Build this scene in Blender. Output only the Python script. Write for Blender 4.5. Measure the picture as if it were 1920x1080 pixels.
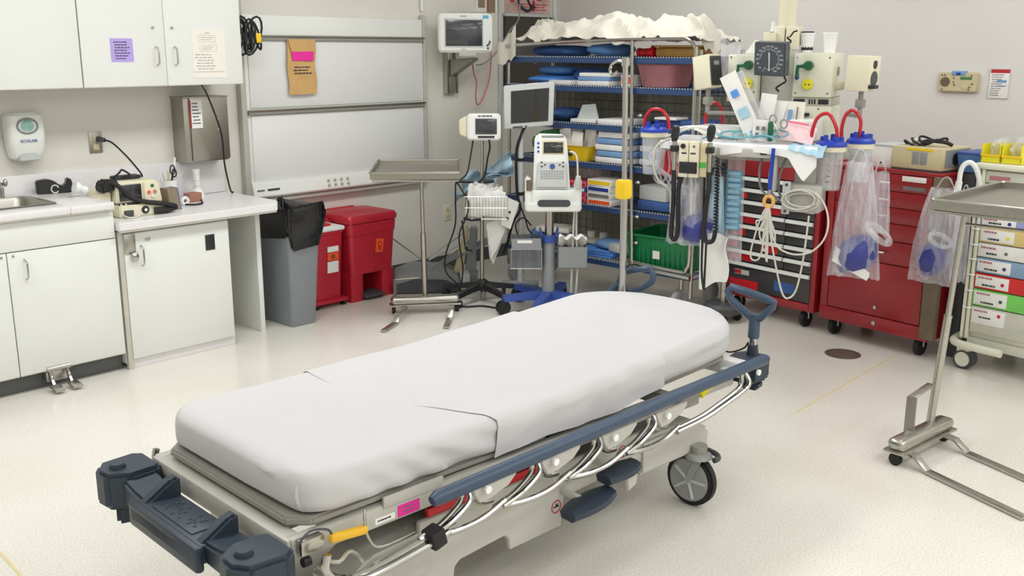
import bpy, bmesh, math, random
from mathutils import Vector, Matrix, Euler, noise
for o in list(bpy.data.objects): bpy.data.objects.remove(o)
SC = bpy.context.scene
COL = SC.collection
PI = math.pi
rad = math.radians
# ---------------------------------------------------------------- camera
YAW, PITCH, ROLL, F = 42.66, 13.43, -0.11, 1872.0
cd = bpy.data.cameras.new('camera'); cam = bpy.data.objects.new('camera', cd); COL.objects.link(cam)
cd.sensor_width = 36.0; cd.lens = 36.0 * F / 1920.0; cd.clip_start = 0.05; cd.clip_end = 60
fwd = Vector((math.cos(rad(PITCH)) * math.cos(rad(YAW)), math.cos(rad(PITCH)) * math.sin(rad(YAW)), -math.sin(rad(PITCH))))
rgt = Vector((math.sin(rad(YAW)), -math.cos(rad(YAW)), 0.0))
upv = rgt.cross(fwd)
c_, s_ = math.cos(rad(ROLL)), math.sin(rad(ROLL))
r2 = c_ * rgt - s_ * upv
u2 = s_ * rgt + c_ * upv
cam.matrix_world = Matrix(((r2.x, u2.x, -fwd.x, 0), (r2.y, u2.y, -fwd.y, 0), (r2.z, u2.z, -fwd.z, 1.6), (0, 0, 0, 1)))
SC.camera = cam
# ---------------------------------------------------------------- world, lamps, exposure
w = bpy.data.worlds.new('world'); SC.world = w; w.use_nodes = True
w.node_tree.nodes['Background'].inputs[0].default_value = (0.9, 0.95, 1.0, 1)
w.node_tree.nodes['Background'].inputs[1].default_value = 0.25
SC.view_settings.view_transform = 'Standard'
SC.view_settings.look = 'None'
SC.view_settings.exposure = -0.48
SC.view_settings.gamma = 1.0
SC.view_settings.use_curve_mapping = False
CEIL = 2.75
LIGHT_SPOTS = [(x_, y_) for y_ in (3.5, 1.5, -0.3, -1.7) for x_ in (0.2, 1.9, 3.6, 5.2)]  # rows right of the stretcher are unseen fill added for the left wall
LIGHT_POWER = [31, 31, 34, 18, 6, 4, 8, 12, 20, 20, 20, 16, 24, 24, 24, 16]
for (lx, ly), pw in zip(LIGHT_SPOTS, LIGHT_POWER):
    ld = bpy.data.lights.new('unseen_troffer_lamp', 'AREA'); ld.shape = 'RECTANGLE'; ld.size = 1.15; ld.size_y = 0.55
    ld.energy = pw; ld.color = (0.985, 0.995, 1.0)
    lo = bpy.data.objects.new('unseen_troffer_lamp', ld); COL.objects.link(lo); lo.location = (lx, ly, CEIL - 0.03)
# ---------------------------------------------------------------- helpers
def lin(c):
    return tuple(((v / 255.0) / 12.92 if v / 255.0 <= 0.04045 else ((v / 255.0 + 0.055) / 1.055) ** 2.4) for v in c)
MATS = {}
def mat(name, col, rough=0.5, metal=0.0, var=0.05, scale=18.0, bump=0.0, bscale=120.0, coat=0.0, alpha=1.0, trans=0.0, emit=0.0, stretch=None, sheen=0.0):
    m = bpy.data.materials.new(name); m.use_nodes = True
    nt = m.node_tree; b = nt.nodes['Principled BSDF']
    tc = nt.nodes.new('ShaderNodeTexCoord'); mp = nt.nodes.new('ShaderNodeMapping'); nt.links.new(tc.outputs['Object'], mp.inputs[0])
    if stretch: mp.inputs['Scale'].default_value = stretch
    nz = nt.nodes.new('ShaderNodeTexNoise'); nz.inputs['Scale'].default_value = scale; nz.inputs['Detail'].default_value = 4
    nt.links.new(mp.outputs[0], nz.inputs['Vector'])
    rp = nt.nodes.new('ShaderNodeValToRGB'); l = lin(col)
    rp.color_ramp.elements[0].position = 0.3; rp.color_ramp.elements[1].position = 0.7
    rp.color_ramp.elements[0].color = tuple(max(0, v * (1 - var)) for v in l) + (1,)
    rp.color_ramp.elements[1].color = tuple(min(1, v * (1 + var)) for v in l) + (1,)
    nt.links.new(nz.outputs['Fac'], rp.inputs[0]); nt.links.new(rp.outputs[0], b.inputs['Base Color'])
    b.inputs['Roughness'].default_value = rough; b.inputs['Metallic'].default_value = metal
    b.inputs['Coat Weight'].default_value = coat; b.inputs['Alpha'].default_value = alpha
    b.inputs['Transmission Weight'].default_value = trans
    if sheen: b.inputs['Sheen Weight'].default_value = sheen
    if emit:
        nt.links.new(rp.outputs[0], b.inputs['Emission Color']); b.inputs['Emission Strength'].default_value = emit
    if bump:
        n2 = nt.nodes.new('ShaderNodeTexNoise'); n2.inputs['Scale'].default_value = bscale; n2.inputs['Detail'].default_value = 3
        nt.links.new(mp.outputs[0], n2.inputs['Vector'])
        bp = nt.nodes.new('ShaderNodeBump'); bp.inputs['Strength'].default_value = bump; bp.inputs['Distance'].default_value = 0.01
        nt.links.new(n2.outputs['Fac'], bp.inputs['Height']); nt.links.new(bp.outputs[0], b.inputs['Normal'])
    MATS[name] = m
    return m
def film(name, tint, dens, rough=0.12):
    """clear plastic film: part transparent, part glossy, part milky"""
    m = bpy.data.materials.new(name); m.use_nodes = True; nt = m.node_tree
    for n in list(nt.nodes): nt.nodes.remove(n)
    out = nt.nodes.new('ShaderNodeOutputMaterial'); tr = nt.nodes.new('ShaderNodeBsdfTransparent'); pr = nt.nodes.new('ShaderNodeBsdfPrincipled')
    pr.inputs['Base Color'].default_value = lin(tint) + (1,); pr.inputs['Roughness'].default_value = rough
    mx = nt.nodes.new('ShaderNodeMixShader'); tc = nt.nodes.new('ShaderNodeTexCoord'); nz = nt.nodes.new('ShaderNodeTexNoise')
    nz.inputs['Scale'].default_value = 14; nz.inputs['Detail'].default_value = 2
    mp = nt.nodes.new('ShaderNodeMapping'); mp.inputs['Scale'].default_value = (3, 3, 0.5); nt.links.new(tc.outputs['Object'], mp.inputs[0]); nt.links.new(mp.outputs[0], nz.inputs['Vector'])
    mr = nt.nodes.new('ShaderNodeMapRange'); mr.inputs[1].default_value = 0.3; mr.inputs[2].default_value = 0.7
    mr.inputs[3].default_value = dens * 0.55; mr.inputs[4].default_value = min(1, dens * 1.45)
    nt.links.new(nz.outputs['Fac'], mr.inputs[0]); nt.links.new(mr.outputs[0], mx.inputs[0])
    nt.links.new(tr.outputs[0], mx.inputs[1]); nt.links.new(pr.outputs[0], mx.inputs[2]); nt.links.new(mx.outputs[0], out.inputs[0])
    MATS[name] = m; return m
class MB:
    def __init__(s): s.bm = bmesh.new()
    def _add(s, t, M=None):
        if M is not None: t.transform(M)
        me = bpy.data.meshes.new('t'); t.to_mesh(me); t.free(); s.bm.from_mesh(me); bpy.data.meshes.remove(me); return s
    def box(s, c, d, bev=0.0, rot=None, seg=2):
        t = bmesh.new(); bmesh.ops.create_cube(t, size=1.0)
        bmesh.ops.scale(t, vec=Vector(d), verts=t.verts)
        if bev: bmesh.ops.bevel(t, geom=t.edges[:], offset=min(bev, min(d) * 0.49), segments=seg, affect='EDGES', profile=0.5)
        M = Matrix.Translation(Vector(c))
        if rot: M = M @ Euler([rad(a) for a in rot]).to_matrix().to_4x4()
        return s._add(t, M)
    def bx(s, x0, x1, y0, y1, z0, z1, bev=0.0, seg=2):
        return s.box(((x0 + x1) / 2, (y0 + y1) / 2, (z0 + z1) / 2), (abs(x1 - x0), abs(y1 - y0), abs(z1 - z0)), bev, None, seg)
    def cyl(s, p0, p1, r, r2=None, n=16, bev=0.0):
        p0 = Vector(p0); p1 = Vector(p1); d = p1 - p0; t = bmesh.new()
        bmesh.ops.create_cone(t, cap_ends=True, segments=n, radius1=r, radius2=r if r2 is None else r2, depth=d.length)
        if bev: bmesh.ops.bevel(t, geom=[e for e in t.edges if len(e.link_faces) == 2 and any(len(f.verts) > 4 for f in e.link_faces)], offset=bev, segments=2, affect='EDGES')
        return s._add(t, Matrix.Translation((p0 + p1) / 2) @ d.to_track_quat('Z', 'Y').to_matrix().to_4x4())
    def ball(s, c, r, n=14, rot=None):
        t = bmesh.new(); bmesh.ops.create_uvsphere(t, u_segments=n, v_segments=max(6, n // 2 + 2), radius=1.0)
        r = (r, r, r) if not hasattr(r, '__len__') else r
        bmesh.ops.scale(t, vec=Vector(r), verts=t.verts)
        M = Matrix.Translation(Vector(c))
        if rot: M = M @ Euler([rad(a) for a in rot]).to_matrix().to_4x4()
        return s._add(t, M)
    def loft(s, rings, cap=True, closed=True):
        t = bmesh.new(); vs = [[t.verts.new(Vector(p)) for p in r] for r in rings]; n = len(rings[0])
        for a, b in zip(vs[:-1], vs[1:]):
            for i in range(n if closed else n - 1):
                j = (i + 1) % n
                try: t.faces.new((a[i], a[j], b[j], b[i]))
                except ValueError: pass
        if cap and closed:
            t.faces.new(vs[0][::-1]); t.faces.new(vs[-1])
        bmesh.ops.recalc_face_normals(t, faces=t.faces)
        return s._add(t)
    def lathe(s, prof, c=(0, 0, 0), n=20, rot=None):
        rings = [[(r * math.cos(2 * PI * k / n), r * math.sin(2 * PI * k / n), z) for k in range(n)] for r, z in prof]
        m = MB(); m.loft(rings); M = Matrix.Translation(Vector(c))
        if rot: M = M @ Euler([rad(a) for a in rot]).to_matrix().to_4x4()
        return s._add(m.bm, M)
    def tube(s, pts, r, n=8, sm=0, closed=False):
        P = [Vector(p) for p in pts]
        if sm: P = crom(P, sm, closed)
        m = len(P); T = []
        for i in range(m):
            a = P[i - 1] if (i > 0 or closed) else P[i]; b = P[(i + 1) % m] if (i < m - 1 or closed) else P[i]
            d = b - a
            T.append(d.normalized() if d.length > 1e-9 else Vector((0, 0, 1)))
        u = T[0].orthogonal().normalized(); rings = []
        for i in range(m):
            u = (u - T[i] * u.dot(T[i]))
            u = u.normalized() if u.length > 1e-6 else T[i].orthogonal().normalized()
            v = T[i].cross(u); rr = r(i / max(1, m - 1)) if callable(r) else r
            rings.append([P[i] + rr * (math.cos(2 * PI * k / n) * u + math.sin(2 * PI * k / n) * v) for k in range(n)])
        if closed: rings.append(rings[0])
        return s.loft(rings, cap=not closed)
    def prism(s, poly, a0, a1, plane='xz', bev=0.0):
        def P(q, a): return {'xz': (q[0], a, q[1]), 'xy': (q[0], q[1], a), 'yz': (a, q[0], q[1])}[plane]
        t = bmesh.new(); A = [t.verts.new(P(q, a0)) for q in poly]; B = [t.verts.new(P(q, a1)) for q in poly]; n = len(poly)
        t.faces.new(A); t.faces.new(B[::-1])
        for i in range(n): t.faces.new((A[i], B[i], B[(i + 1) % n], A[(i + 1) % n]))
        bmesh.ops.recalc_face_normals(t, faces=t.faces)
        if bev: bmesh.ops.bevel(t, geom=t.edges[:], offset=bev, segments=2, affect='EDGES')
        return s._add(t)
    def grid(s, f, nu, nv, thick=0.0):
        t = bmesh.new(); V = [[t.verts.new(Vector(f(i / nu, j / nv))) for j in range(nv + 1)] for i in range(nu + 1)]
        for i in range(nu):
            for j in range(nv): t.faces.new((V[i][j], V[i + 1][j], V[i + 1][j + 1], V[i][j + 1]))
        if thick:
            bmesh.ops.recalc_face_normals(t, faces=t.faces); bmesh.ops.solidify(t, geom=t.faces[:], thickness=thick)
        return s._add(t)
    def xf(s, M): s.bm.transform(M); return s
    def build(s, name, m, parent=None, label=None, ang=35, kind=None):
        me = bpy.data.meshes.new(name); s.bm.to_mesh(me); s.bm.free()
        me.materials.append(MATS[m] if isinstance(m, str) else m)
        for p in me.polygons: p.use_smooth = True
        me.set_sharp_from_angle(angle=rad(ang))
        o = bpy.data.objects.new(name, me); COL.objects.link(o)
        if parent: o.parent = parent
        if label: o['label'] = label
        if kind: o['kind'] = kind
        return o
def crom(P, k, closed=False):
    out = []; m = len(P)
    for i in range(m if closed else m - 1):
        p0 = P[i - 1] if (i > 0 or closed) else P[i]; p1 = P[i]; p2 = P[(i + 1) % m]; p3 = P[(i + 2) % m] if (i + 2 < m or closed) else p2
        for j in range(k):
            t = j / k
            out.append(0.5 * ((2 * p1) + (p2 - p0) * t + (2 * p0 - 5 * p1 + 4 * p2 - p3) * t * t + (3 * p1 - p0 - 3 * p2 + p3) * t ** 3))
    if not closed: out.append(P[-1])
    return out
def tag(o, label, cat, group=None):
    o['label'] = label; o['category'] = cat
    if group: o['group'] = group
    return o
def thing(name, label, cat, loc=(0, 0, 0), rz=0.0, group=None):
    o = bpy.data.objects.new(name, None); COL.objects.link(o); o.empty_display_size = 0.05
    o.location = loc; o.rotation_euler = (0, 0, rad(rz)); return tag(o, label, cat, group)
def solo(mb, name, m, label, cat, loc=(0, 0, 0), rz=0.0, group=None, rot=None, ang=35):
    o = mb.build(name, m, ang=ang); o.location = loc; o.rotation_euler = (0, 0, rad(rz)) if rot is None else [rad(a) for a in rot]
    return tag(o, label, cat, group)
def struct(mb, name, m, parent=None):
    o = mb.build(name, m, parent)
    if not parent: o['kind'] = 'structure'
    return o
def copy_tree(o, parent=None):
    c = o.copy(); COL.objects.link(c)
    if parent: c.parent = parent
    for ch in list(o.children): copy_tree(ch, c)
    return c
def text(s, size, m, parent, x, y, z, rot=(90, 0, 0), name='lettering', depth=0.0006, align='LEFT', sx=1.0):
    cu = bpy.data.curves.new('txt', 'FONT'); cu.body = s; cu.size = size; cu.extrude = depth; cu.align_x = align; cu.resolution_u = 2
    t = bpy.data.objects.new('txt', cu); COL.objects.link(t); bpy.context.view_layer.update()
    me = bpy.data.meshes.new_from_object(t.evaluated_get(bpy.context.evaluated_depsgraph_get()))
    bpy.data.objects.remove(t); me.materials.clear(); me.materials.append(MATS[m])
    me.transform(Matrix.Diagonal((sx, 1, 1, 1)))
    o = bpy.data.objects.new(name, me); COL.objects.link(o); o.parent = parent; o.location = (x, y, z); o.rotation_euler = [rad(a) for a in rot]
    return o
def print_lines(parent, m, x0, x1, z0, z1, y, rows, seed=1, h=0.35, name='printed_lines', fill=0.8):
    """small illegible print: word-like bars standing 0.4 mm proud of a sheet facing -y"""
    rnd = random.Random(seed); mb = MB(); dz = (z1 - z0) / rows
    for r in range(rows):
        zc = z1 - (r + 0.5) * dz; x = x0 + rnd.uniform(0, 0.1) * (x1 - x0)
        while x < x0 + (x1 - x0) * rnd.uniform(fill - 0.2, fill + 0.15):
            wd = rnd.uniform(0.06, 0.2) * (x1 - x0); xe = min(x1, x + wd)
            if xe - x > 0.001: mb.bx(x, xe, y - 0.0004, y + 0.0002, zc - dz * h / 2, zc + dz * h / 2)
            x = xe + 0.03 * (x1 - x0)
    return mb.build(name, m, parent)
def rrect(hx, hy, r, n=5, cx=0, cy=0):
    out = []
    for (sx, sy, a0) in ((1, 1, 0), (-1, 1, 90), (-1, -1, 180), (1, -1, 270)):
        for k in range(n + 1):
            a = rad(a0 + 90 * k / n); out.append((cx + sx * (hx - r) + r * math.cos(a), cy + sy * (hy - r) + r * math.sin(a)))
    return out
def helix(p0, p1, r, turns, n=10):
    p0 = Vector(p0); p1 = Vector(p1); d = (p1 - p0); q = d.to_track_quat('Z', 'Y'); k = int(turns * n)
    return [p0 + d * (i / k) + q @ Vector((r * math.cos(2 * PI * i / n), r * math.sin(2 * PI * i / n), 0)) for i in range(k + 1)]
def wob(i, a): return a * noise.noise(Vector((i * 1.37, i * 0.61, 4.2)))
# ---------------------------------------------------------------- materials
mat('wall_paint', (224, 221, 212), 0.55, var=0.025, scale=2.5, bump=0.04, bscale=300)
mat('wall_back_paint', (224, 222, 218), 0.55, var=0.02, scale=2.0, bump=0.04, bscale=300)
mat('ceiling_tile', (232, 232, 228), 0.8, bump=0.1)
mat('cabinet_white', (230, 232, 228), 0.35, var=0.012, scale=5)
mat('cabinet_edge', (196, 192, 180), 0.5)
mat('counter_white', (230, 228, 228), 0.3, var=0.015, scale=40)
mat('toe_kick', (96, 98, 98), 0.6)
mat('steel', (186, 184, 176), 0.3, 1.0, var=0.08, scale=30, stretch=(1, 1, 8))
mat('steel_brushed', (168, 165, 156), 0.38, 1.0, var=0.06, scale=60, stretch=(12, 1, 1))
mat('chrome', (188, 187, 184), 0.16, 1.0, var=0.02)
mat('grey_enamel', (188, 186, 178), 0.4, var=0.02)
mat('grey_enamel_dark', (150, 148, 141), 0.45, var=0.03)
mat('navy_plastic', (44, 56, 69), 0.42, var=0.05, bump=0.05, bscale=400)
mat('rail_blue', (58, 76, 99), 0.35, var=0.04)
mat('bedding', (200, 199, 201), 0.75, var=0.012, scale=6, bump=0.06, bscale=500, sheen=0.2)
mat('sheet_cream', (206, 202, 188), 0.85, var=0.03, bump=0.06, bscale=300, sheen=0.2)
mat('mattress_grey', (120, 118, 114), 0.6)
mat('black_plastic', (34, 35, 38), 0.4, var=0.1)
mat('black_rubber', (26, 26, 28), 0.6, var=0.1)
mat('dark_grey', (72, 74, 78), 0.5)
mat('mid_grey', (142, 146, 148), 0.5, var=0.03)
mat('light_grey', (196, 200, 198), 0.42, var=0.02)
mat('wheel_grey', (158, 160, 160), 0.5)
mat('shade_olive', (150, 147, 136), 0.8, var=0.08, scale=4)  # shade behind the wire shelves, put into an olive grey colour
mat('line_faded', (220, 206, 158), 0.5)
mat('chart_grey', (176, 172, 168), 0.7)
mat('red_bin', (186, 32, 52), 0.38, var=0.04, coat=0.1)
mat('red_cart', (150, 26, 34), 0.32, var=0.05, scale=6, coat=0.2)
mat('red_bright', (205, 24, 32), 0.4)
mat('red_tube', (190, 22, 34), 0.3, coat=0.3)
mat('drawer_black', (62, 60, 62), 0.4, var=0.08)
mat('bin_liner', (24, 24, 27), 0.22, var=0.1, bump=0.3, bscale=40)
mat('can_grey', (138, 144, 149), 0.45, var=0.03)
mat('white_plastic', (234, 236, 232), 0.35, var=0.015)
mat('white_gloss', (245, 245, 246), 0.2, var=0.01)
mat('cream_plastic', (228, 222, 196), 0.4, var=0.02)
mat('beige_plastic', (206, 194, 156), 0.45, var=0.02)
mat('screen_dark', (38, 40, 44), 0.12, var=0.05, coat=0.6)
mat('screen_grey', (62, 66, 70), 0.15, var=0.05, coat=0.4)
mat('paper_white', (238, 237, 234), 0.8, var=0.02, bump=0.03)
mat('paper_cream', (234, 230, 220), 0.8, var=0.02)
mat('paper_purple', (178, 160, 224), 0.8, var=0.02)
mat('paper_pinkdots', (240, 205, 210), 0.8, var=0.06, scale=60)
mat('kraft', (206, 166, 108), 0.8, var=0.08, scale=14, bump=0.1, bscale=60)
mat('ink', (52, 52, 60), 0.7)
mat('ink_soft', (120, 116, 116), 0.7)
mat('ink_blue', (30, 58, 140), 0.6)
mat('ink_red', (190, 40, 48), 0.6)
mat('hot_pink', (236, 44, 160), 0.6)
mat('orange_label', (238, 92, 40), 0.6)
mat('yellow_plastic', (244, 204, 28), 0.4, var=0.04)
mat('yellow_bin', (236, 224, 40), 0.4, var=0.04)
mat('lever_yellow', (236, 186, 50), 0.4)
mat('shelf_blue', (46, 72, 116), 0.4, var=0.06)
mat('wrap_blue', (84, 126, 184), 0.75, var=0.1, bump=0.15, bscale=60)
mat('wrap_blue_dark', (58, 92, 150), 0.75, var=0.12, bump=0.15, bscale=60)
mat('pad_blue', (90, 148, 226), 0.7, var=0.06, bump=0.1, bscale=60)
mat('pack_blue', (120, 160, 205), 0.6, var=0.05)
mat('tape_blue', (96, 176, 214), 0.5, var=0.03)
mat('royal_blue', (32, 62, 172), 0.35, var=0.06)
mat('scanner_blue', (58, 84, 160), 0.4, var=0.04)
mat('green_bin', (18, 116, 66), 0.42, var=0.06)
mat('green_wrap', (70, 130, 84), 0.6, var=0.12, bump=0.1, bscale=50)
mat('green_label', (60, 170, 60), 0.5)
mat('valve_green', (20, 96, 62), 0.4)
mat('mauve_basin', (178, 118, 124), 0.45, var=0.04)
mat('amber_jar', (178, 138, 72), 0.4, var=0.08)
mat('tan_box', (140, 126, 104), 0.6, var=0.04)
mat('brown_box', (160, 112, 96), 0.6, var=0.04)
mat('bulb_blue', (58, 62, 140), 0.4, var=0.08)
mat('cable_grey', (206, 204, 194), 0.45, var=0.03)
mat('cable_teal', (110, 170, 182), 0.45, var=0.05)
mat('cable_red', (206, 106, 96), 0.5)
mat('gauge_face', (70, 76, 84), 0.35, var=0.05)
mat('gauge_marks', (214, 218, 220), 0.5)
mat('guard_brown', (112, 98, 80), 0.7, var=0.15, scale=9)
mat('cart_cream', (226, 226, 206), 0.42, var=0.02)
mat('drawer_lilac', (160, 166, 214), 0.45); mat('drawer_tan', (226, 200, 132), 0.45); mat('drawer_white', (238, 238, 234), 0.45)
mat('drawer_steelblue', (140, 168, 200), 0.45); mat('drawer_red', (216, 44, 40), 0.45); mat('drawer_green', (124, 214, 98), 0.45); mat('drawer_grey', (206, 206, 192), 0.45)
mat('floor_drain', (120, 108, 96), 0.5, 0.5)
mat('poster_mix', (200, 170, 165), 0.7, var=0.3, scale=7)
mat('board_dark', (66, 62, 56), 0.7, var=0.06)
mat('pack_pink', (236, 96, 124), 0.6, var=0.04)
mat('gown_blue', (168, 204, 222), 0.6, var=0.08, bump=0.2, bscale=40)
mat('orange_ring', (230, 170, 90), 0.5)
mat('soap_teal', (150, 196, 186), 0.15, var=0.2, scale=30)
film('clear_film', (238, 238, 246), 0.26, 0.12)
film('clear_hard', (232, 236, 240), 0.26, 0.05)
film('smoke_hard', (120, 124, 128), 0.62, 0.08)
film('gown_film', (176, 208, 226), 0.72, 0.25)
m = mat('wire_grey', (120, 118, 112), 0.4, 0.7)
# board: soft whitish enamel; floor: speckled sheet vinyl with a gloss coat
mat('board_white', (226, 227, 225), 0.3, var=0.015, scale=2)
def floor_mat():
    m = bpy.data.materials.new('floor_vinyl'); m.use_nodes = True; nt = m.node_tree; b = nt.nodes['Principled BSDF']
    tc = nt.nodes.new('ShaderNodeTexCoord')
    def nz(sc, det=4):
        n = nt.nodes.new('ShaderNodeTexNoise'); n.inputs['Scale'].default_value = sc; n.inputs['Detail'].default_value = det
        nt.links.new(tc.outputs['Object'], n.inputs['Vector']); return n
    a = nz(150, 2); r = nt.nodes.new('ShaderNodeValToRGB')
    r.color_ramp.elements[0].position = 0.36; r.color_ramp.elements[0].color = lin((216, 212, 202)) + (1,)
    r.color_ramp.elements[1].position = 0.5; r.color_ramp.elements[1].color = lin((232, 228, 219)) + (1,)
    e = r.color_ramp.elements.new(0.68); e.color = lin((238, 235, 228)) + (1,)
    nt.links.new(a.outputs['Fac'], r.inputs[0])
    c2 = nz(1.3, 5); mx = nt.nodes.new('ShaderNodeMix'); mx.data_type = 'RGBA'; mx.blend_type = 'MULTIPLY'; mx.inputs[0].default_value = 1
    r2 = nt.nodes.new('ShaderNodeValToRGB'); r2.color_ramp.elements[0].color = (0.93, 0.925, 0.9, 1); r2.color_ramp.elements[1].color = (1, 1, 1, 1)
    r2.color_ramp.elements[0].position = 0.35; r2.color_ramp.elements[1].position = 0.65
    nt.links.new(c2.outputs['Fac'], r2.inputs[0]); nt.links.new(r.outputs[0], mx.inputs[6]); nt.links.new(r2.outputs[0], mx.inputs[7])
    nt.links.new(mx.outputs[2], b.inputs['Base Color'])
    rr = nz(5, 4); mr = nt.nodes.new('ShaderNodeMapRange'); mr.inputs[3].default_value = 0.14; mr.inputs[4].default_value = 0.3
    nt.links.new(rr.outputs['Fac'], mr.inputs[0]); nt.links.new(mr.outputs[0], b.inputs['Roughness'])
    MATS['floor_vinyl'] = m
floor_mat()
# ================================================================ ROOM
WY, WX = 5.35, 6.3          # left wall plane, back wall plane
struct(MB().bx(-2.0, WX + .1, -2.4, WY + .1, -.1, 0), 'floor', 'floor_vinyl')
struct(MB().bx(-2.0, WX + .1, -2.4, WY + .1, CEIL, CEIL + .1), 'ceiling', 'ceiling_tile')
struct(MB().bx(-2.0, WX + .1, WY, WY + .1, 0, CEIL), 'wall_left', 'wall_paint')
struct(MB().bx(WX, WX + .1, -2.4, WY, 0, CEIL), 'wall_back', 'wall_back_paint')
struct(MB().bx(-2.1, -2.0, -2.4, WY + .1, 0, CEIL), 'wall_rear', 'wall_paint')
struct(MB().bx(-2.0, WX + .1, -2.5, -2.4, 0, CEIL), 'wall_right', 'wall_paint')
struct(MB().bx(3.3, WX, WY - .008, WY, 0, .10, .003), 'baseboard_left', 'dark_grey')
struct(MB().bx(WX - .008, WX, -2.4, WY - .008, 0, .10, .003), 'baseboard_back', 'dark_grey')
struct(MB().bx(5.64, 5.67, WY - .02, WY, .10, CEIL, .004), 'trim_1', 'light_grey')       # upright strip beside the corner board
struct(MB().bx(WX - .03, WX, WY - .03, WY, .10, CEIL, .01), 'trim_2', 'cabinet_white')    # corner bead
# unseen ceiling luminaires (they carry the lamps above); last two rows added as fill
for k, (lx, ly) in enumerate(LIGHT_SPOTS):
    t = thing('unseen_ceiling_light', 'fluorescent ceiling panel, %s in the row %s' % (('nearest rear wall', 'second from rear wall', 'second from back wall', 'nearest back wall')[k % 4], ('above the left wall counters', 'above the stretcher', 'added as fill right of the stretcher', 'added as fill along the right wall')[k // 4]), 'ceiling light', (lx, ly, CEIL), 0, 'fluorescent ceiling panels')
    f = MB(); f.bx(-.62, .62, -.32, -.29, -.018, 0).bx(-.62, .62, .29, .32, -.018, 0).bx(-.62, -.59, -.29, .29, -.018, 0).bx(.59, .62, -.29, .29, -.018, 0)
    f.build('frame', 'white_plastic', t)
    MB().bx(-.59, .59, -.29, .29, -.012, -.004).build('diffuser', 'white_gloss', t)
# floor details
d = thing('floor_drain', 'round brownish floor drain cover in the floor before the red carts', 'drain', (5.02, 2.19, 0))
MB().lathe([(.0, .0005), (.092, .0005), (.095, .002), (.086, .004), (.0, .004)], n=28).build('cover', 'floor_drain', d)
MB().tube([(.078 * math.cos(a * PI / 12), .078 * math.sin(a * PI / 12), .004) for a in range(24)], .003, 6, closed=True).build('ring', 'dark_grey', d)
solo(MB().bx(-.6, .6, -.004, .004, 0, .0012), 'floor_line', 'line_faded', 'thin faded yellow line on the floor at right behind the stretcher', 'floor line', (4.62, 1.96, 0), 1)
solo(MB().bx(-.005, .005, -.35, .35, 0, .0012), 'floor_line', 'line_faded', 'short yellow line on the floor in the bottom left corner', 'floor line', (1.045, 3.15, 0), -4)
# ================================================================ LEFT WALL: casework
def pull(parent, x, y, z0, z1, m='chrome', r=.004, name='handle'):
    """bow handle standing off a -y facing door"""
    return MB().tube([(x, y, z1), (x, y - .022, z1 - .008), (x, y - .028, z1 - .02), (x, y - .028, z0 + .02), (x, y - .022, z0 + .008), (x, y, z0)], r, 8, sm=3).build(name, m, parent)
def lock(parent, x, y, z, r=.008): return MB().cyl((x, y + .001, z), (x, y - .006, z), r, n=14, bev=.001).build('lock', 'steel', parent)
# upper cabinets
for (x0, x1, seams, lab, hd) in ((1.20, 2.286, [1.74], 'white upper wall cabinet above the sink at the left edge', []),
                                 (2.290, 3.205, [2.744], 'white upper wall cabinet with two notices on its doors', [(2.69, 2.680), (2.795, 2.788)])):
    t = thing('upper_cabinet', lab, 'cabinet', (0, 0, 0), 0)
    MB().bx(x0, x1, 5.04, WY - .003, 1.415, 2.35).build('body', 'cabinet_white', t)
    xs = [x0] + seams + [x1]
    for i, (a, b) in enumerate(zip(xs[:-1], xs[1:])):
        dr = MB().bx(a + .0015, b - .0015, 5.02, 5.039, 1.412, 2.35, .0015).build('door', 'cabinet_white', t)
        MB().bx(a + .0015, b - .0015, 5.021, 5.039, 1.4085, 1.4125).build('edge_band', 'cabinet_edge', dr)
        if hd:
            pull(dr, hd[i][0], 5.02, 1.515, 1.612); lock(dr, hd[i][1], 5.02, 1.708)
t = thing('notice', 'small purple printed notice taped to the upper cabinet door', 'notice', (2.503, 5.02, 1.535), 0)
MB().bx(-.06, .06, -.0015, 0, 0, .117).build('sheet', 'paper_purple', t)
print_lines(t, 'ink', -.045, .05, .01, .105, -.0016, 7, 3)
t = thing('notice', 'cream flow chart notice on the right upper cabinet door', 'notice', (3.0, 5.02, 1.447), 0)
MB().bx(-.1, .1, -.0015, 0, 0, .253).build('sheet', 'paper_cream', t)
mb = MB()
for (a, b, c, dd) in ((-.06, .04, .19, .225), (-.055, .045, .14, .175)):
    for q in ((a, b, c, c + .0015), (a, b, dd, dd + .0015), (a, a + .0015, c, dd), (b, b + .0015, c, dd)): mb.bx(q[0], q[1], -.002, -.001, q[2], q[3])
mb.bx(-.1, .09, -.002, -.001, .03, .033)
mb.build('chart_boxes', 'chart_grey', t, kind='stuff')
print_lines(t, 'chart_grey', -.05, .035, .197, .22, -.0016, 2, 5); print_lines(t, 'chart_grey', -.045, .035, .147, .17, -.0016, 2, 6)
print_lines(t, 'chart_grey', -.09, .09, .04, .13, -.0016, 6, 7, fill=.6); print_lines(t, 'chart_grey', -.02, .02, .23, .245, -.0016, 1, 8)
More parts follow.
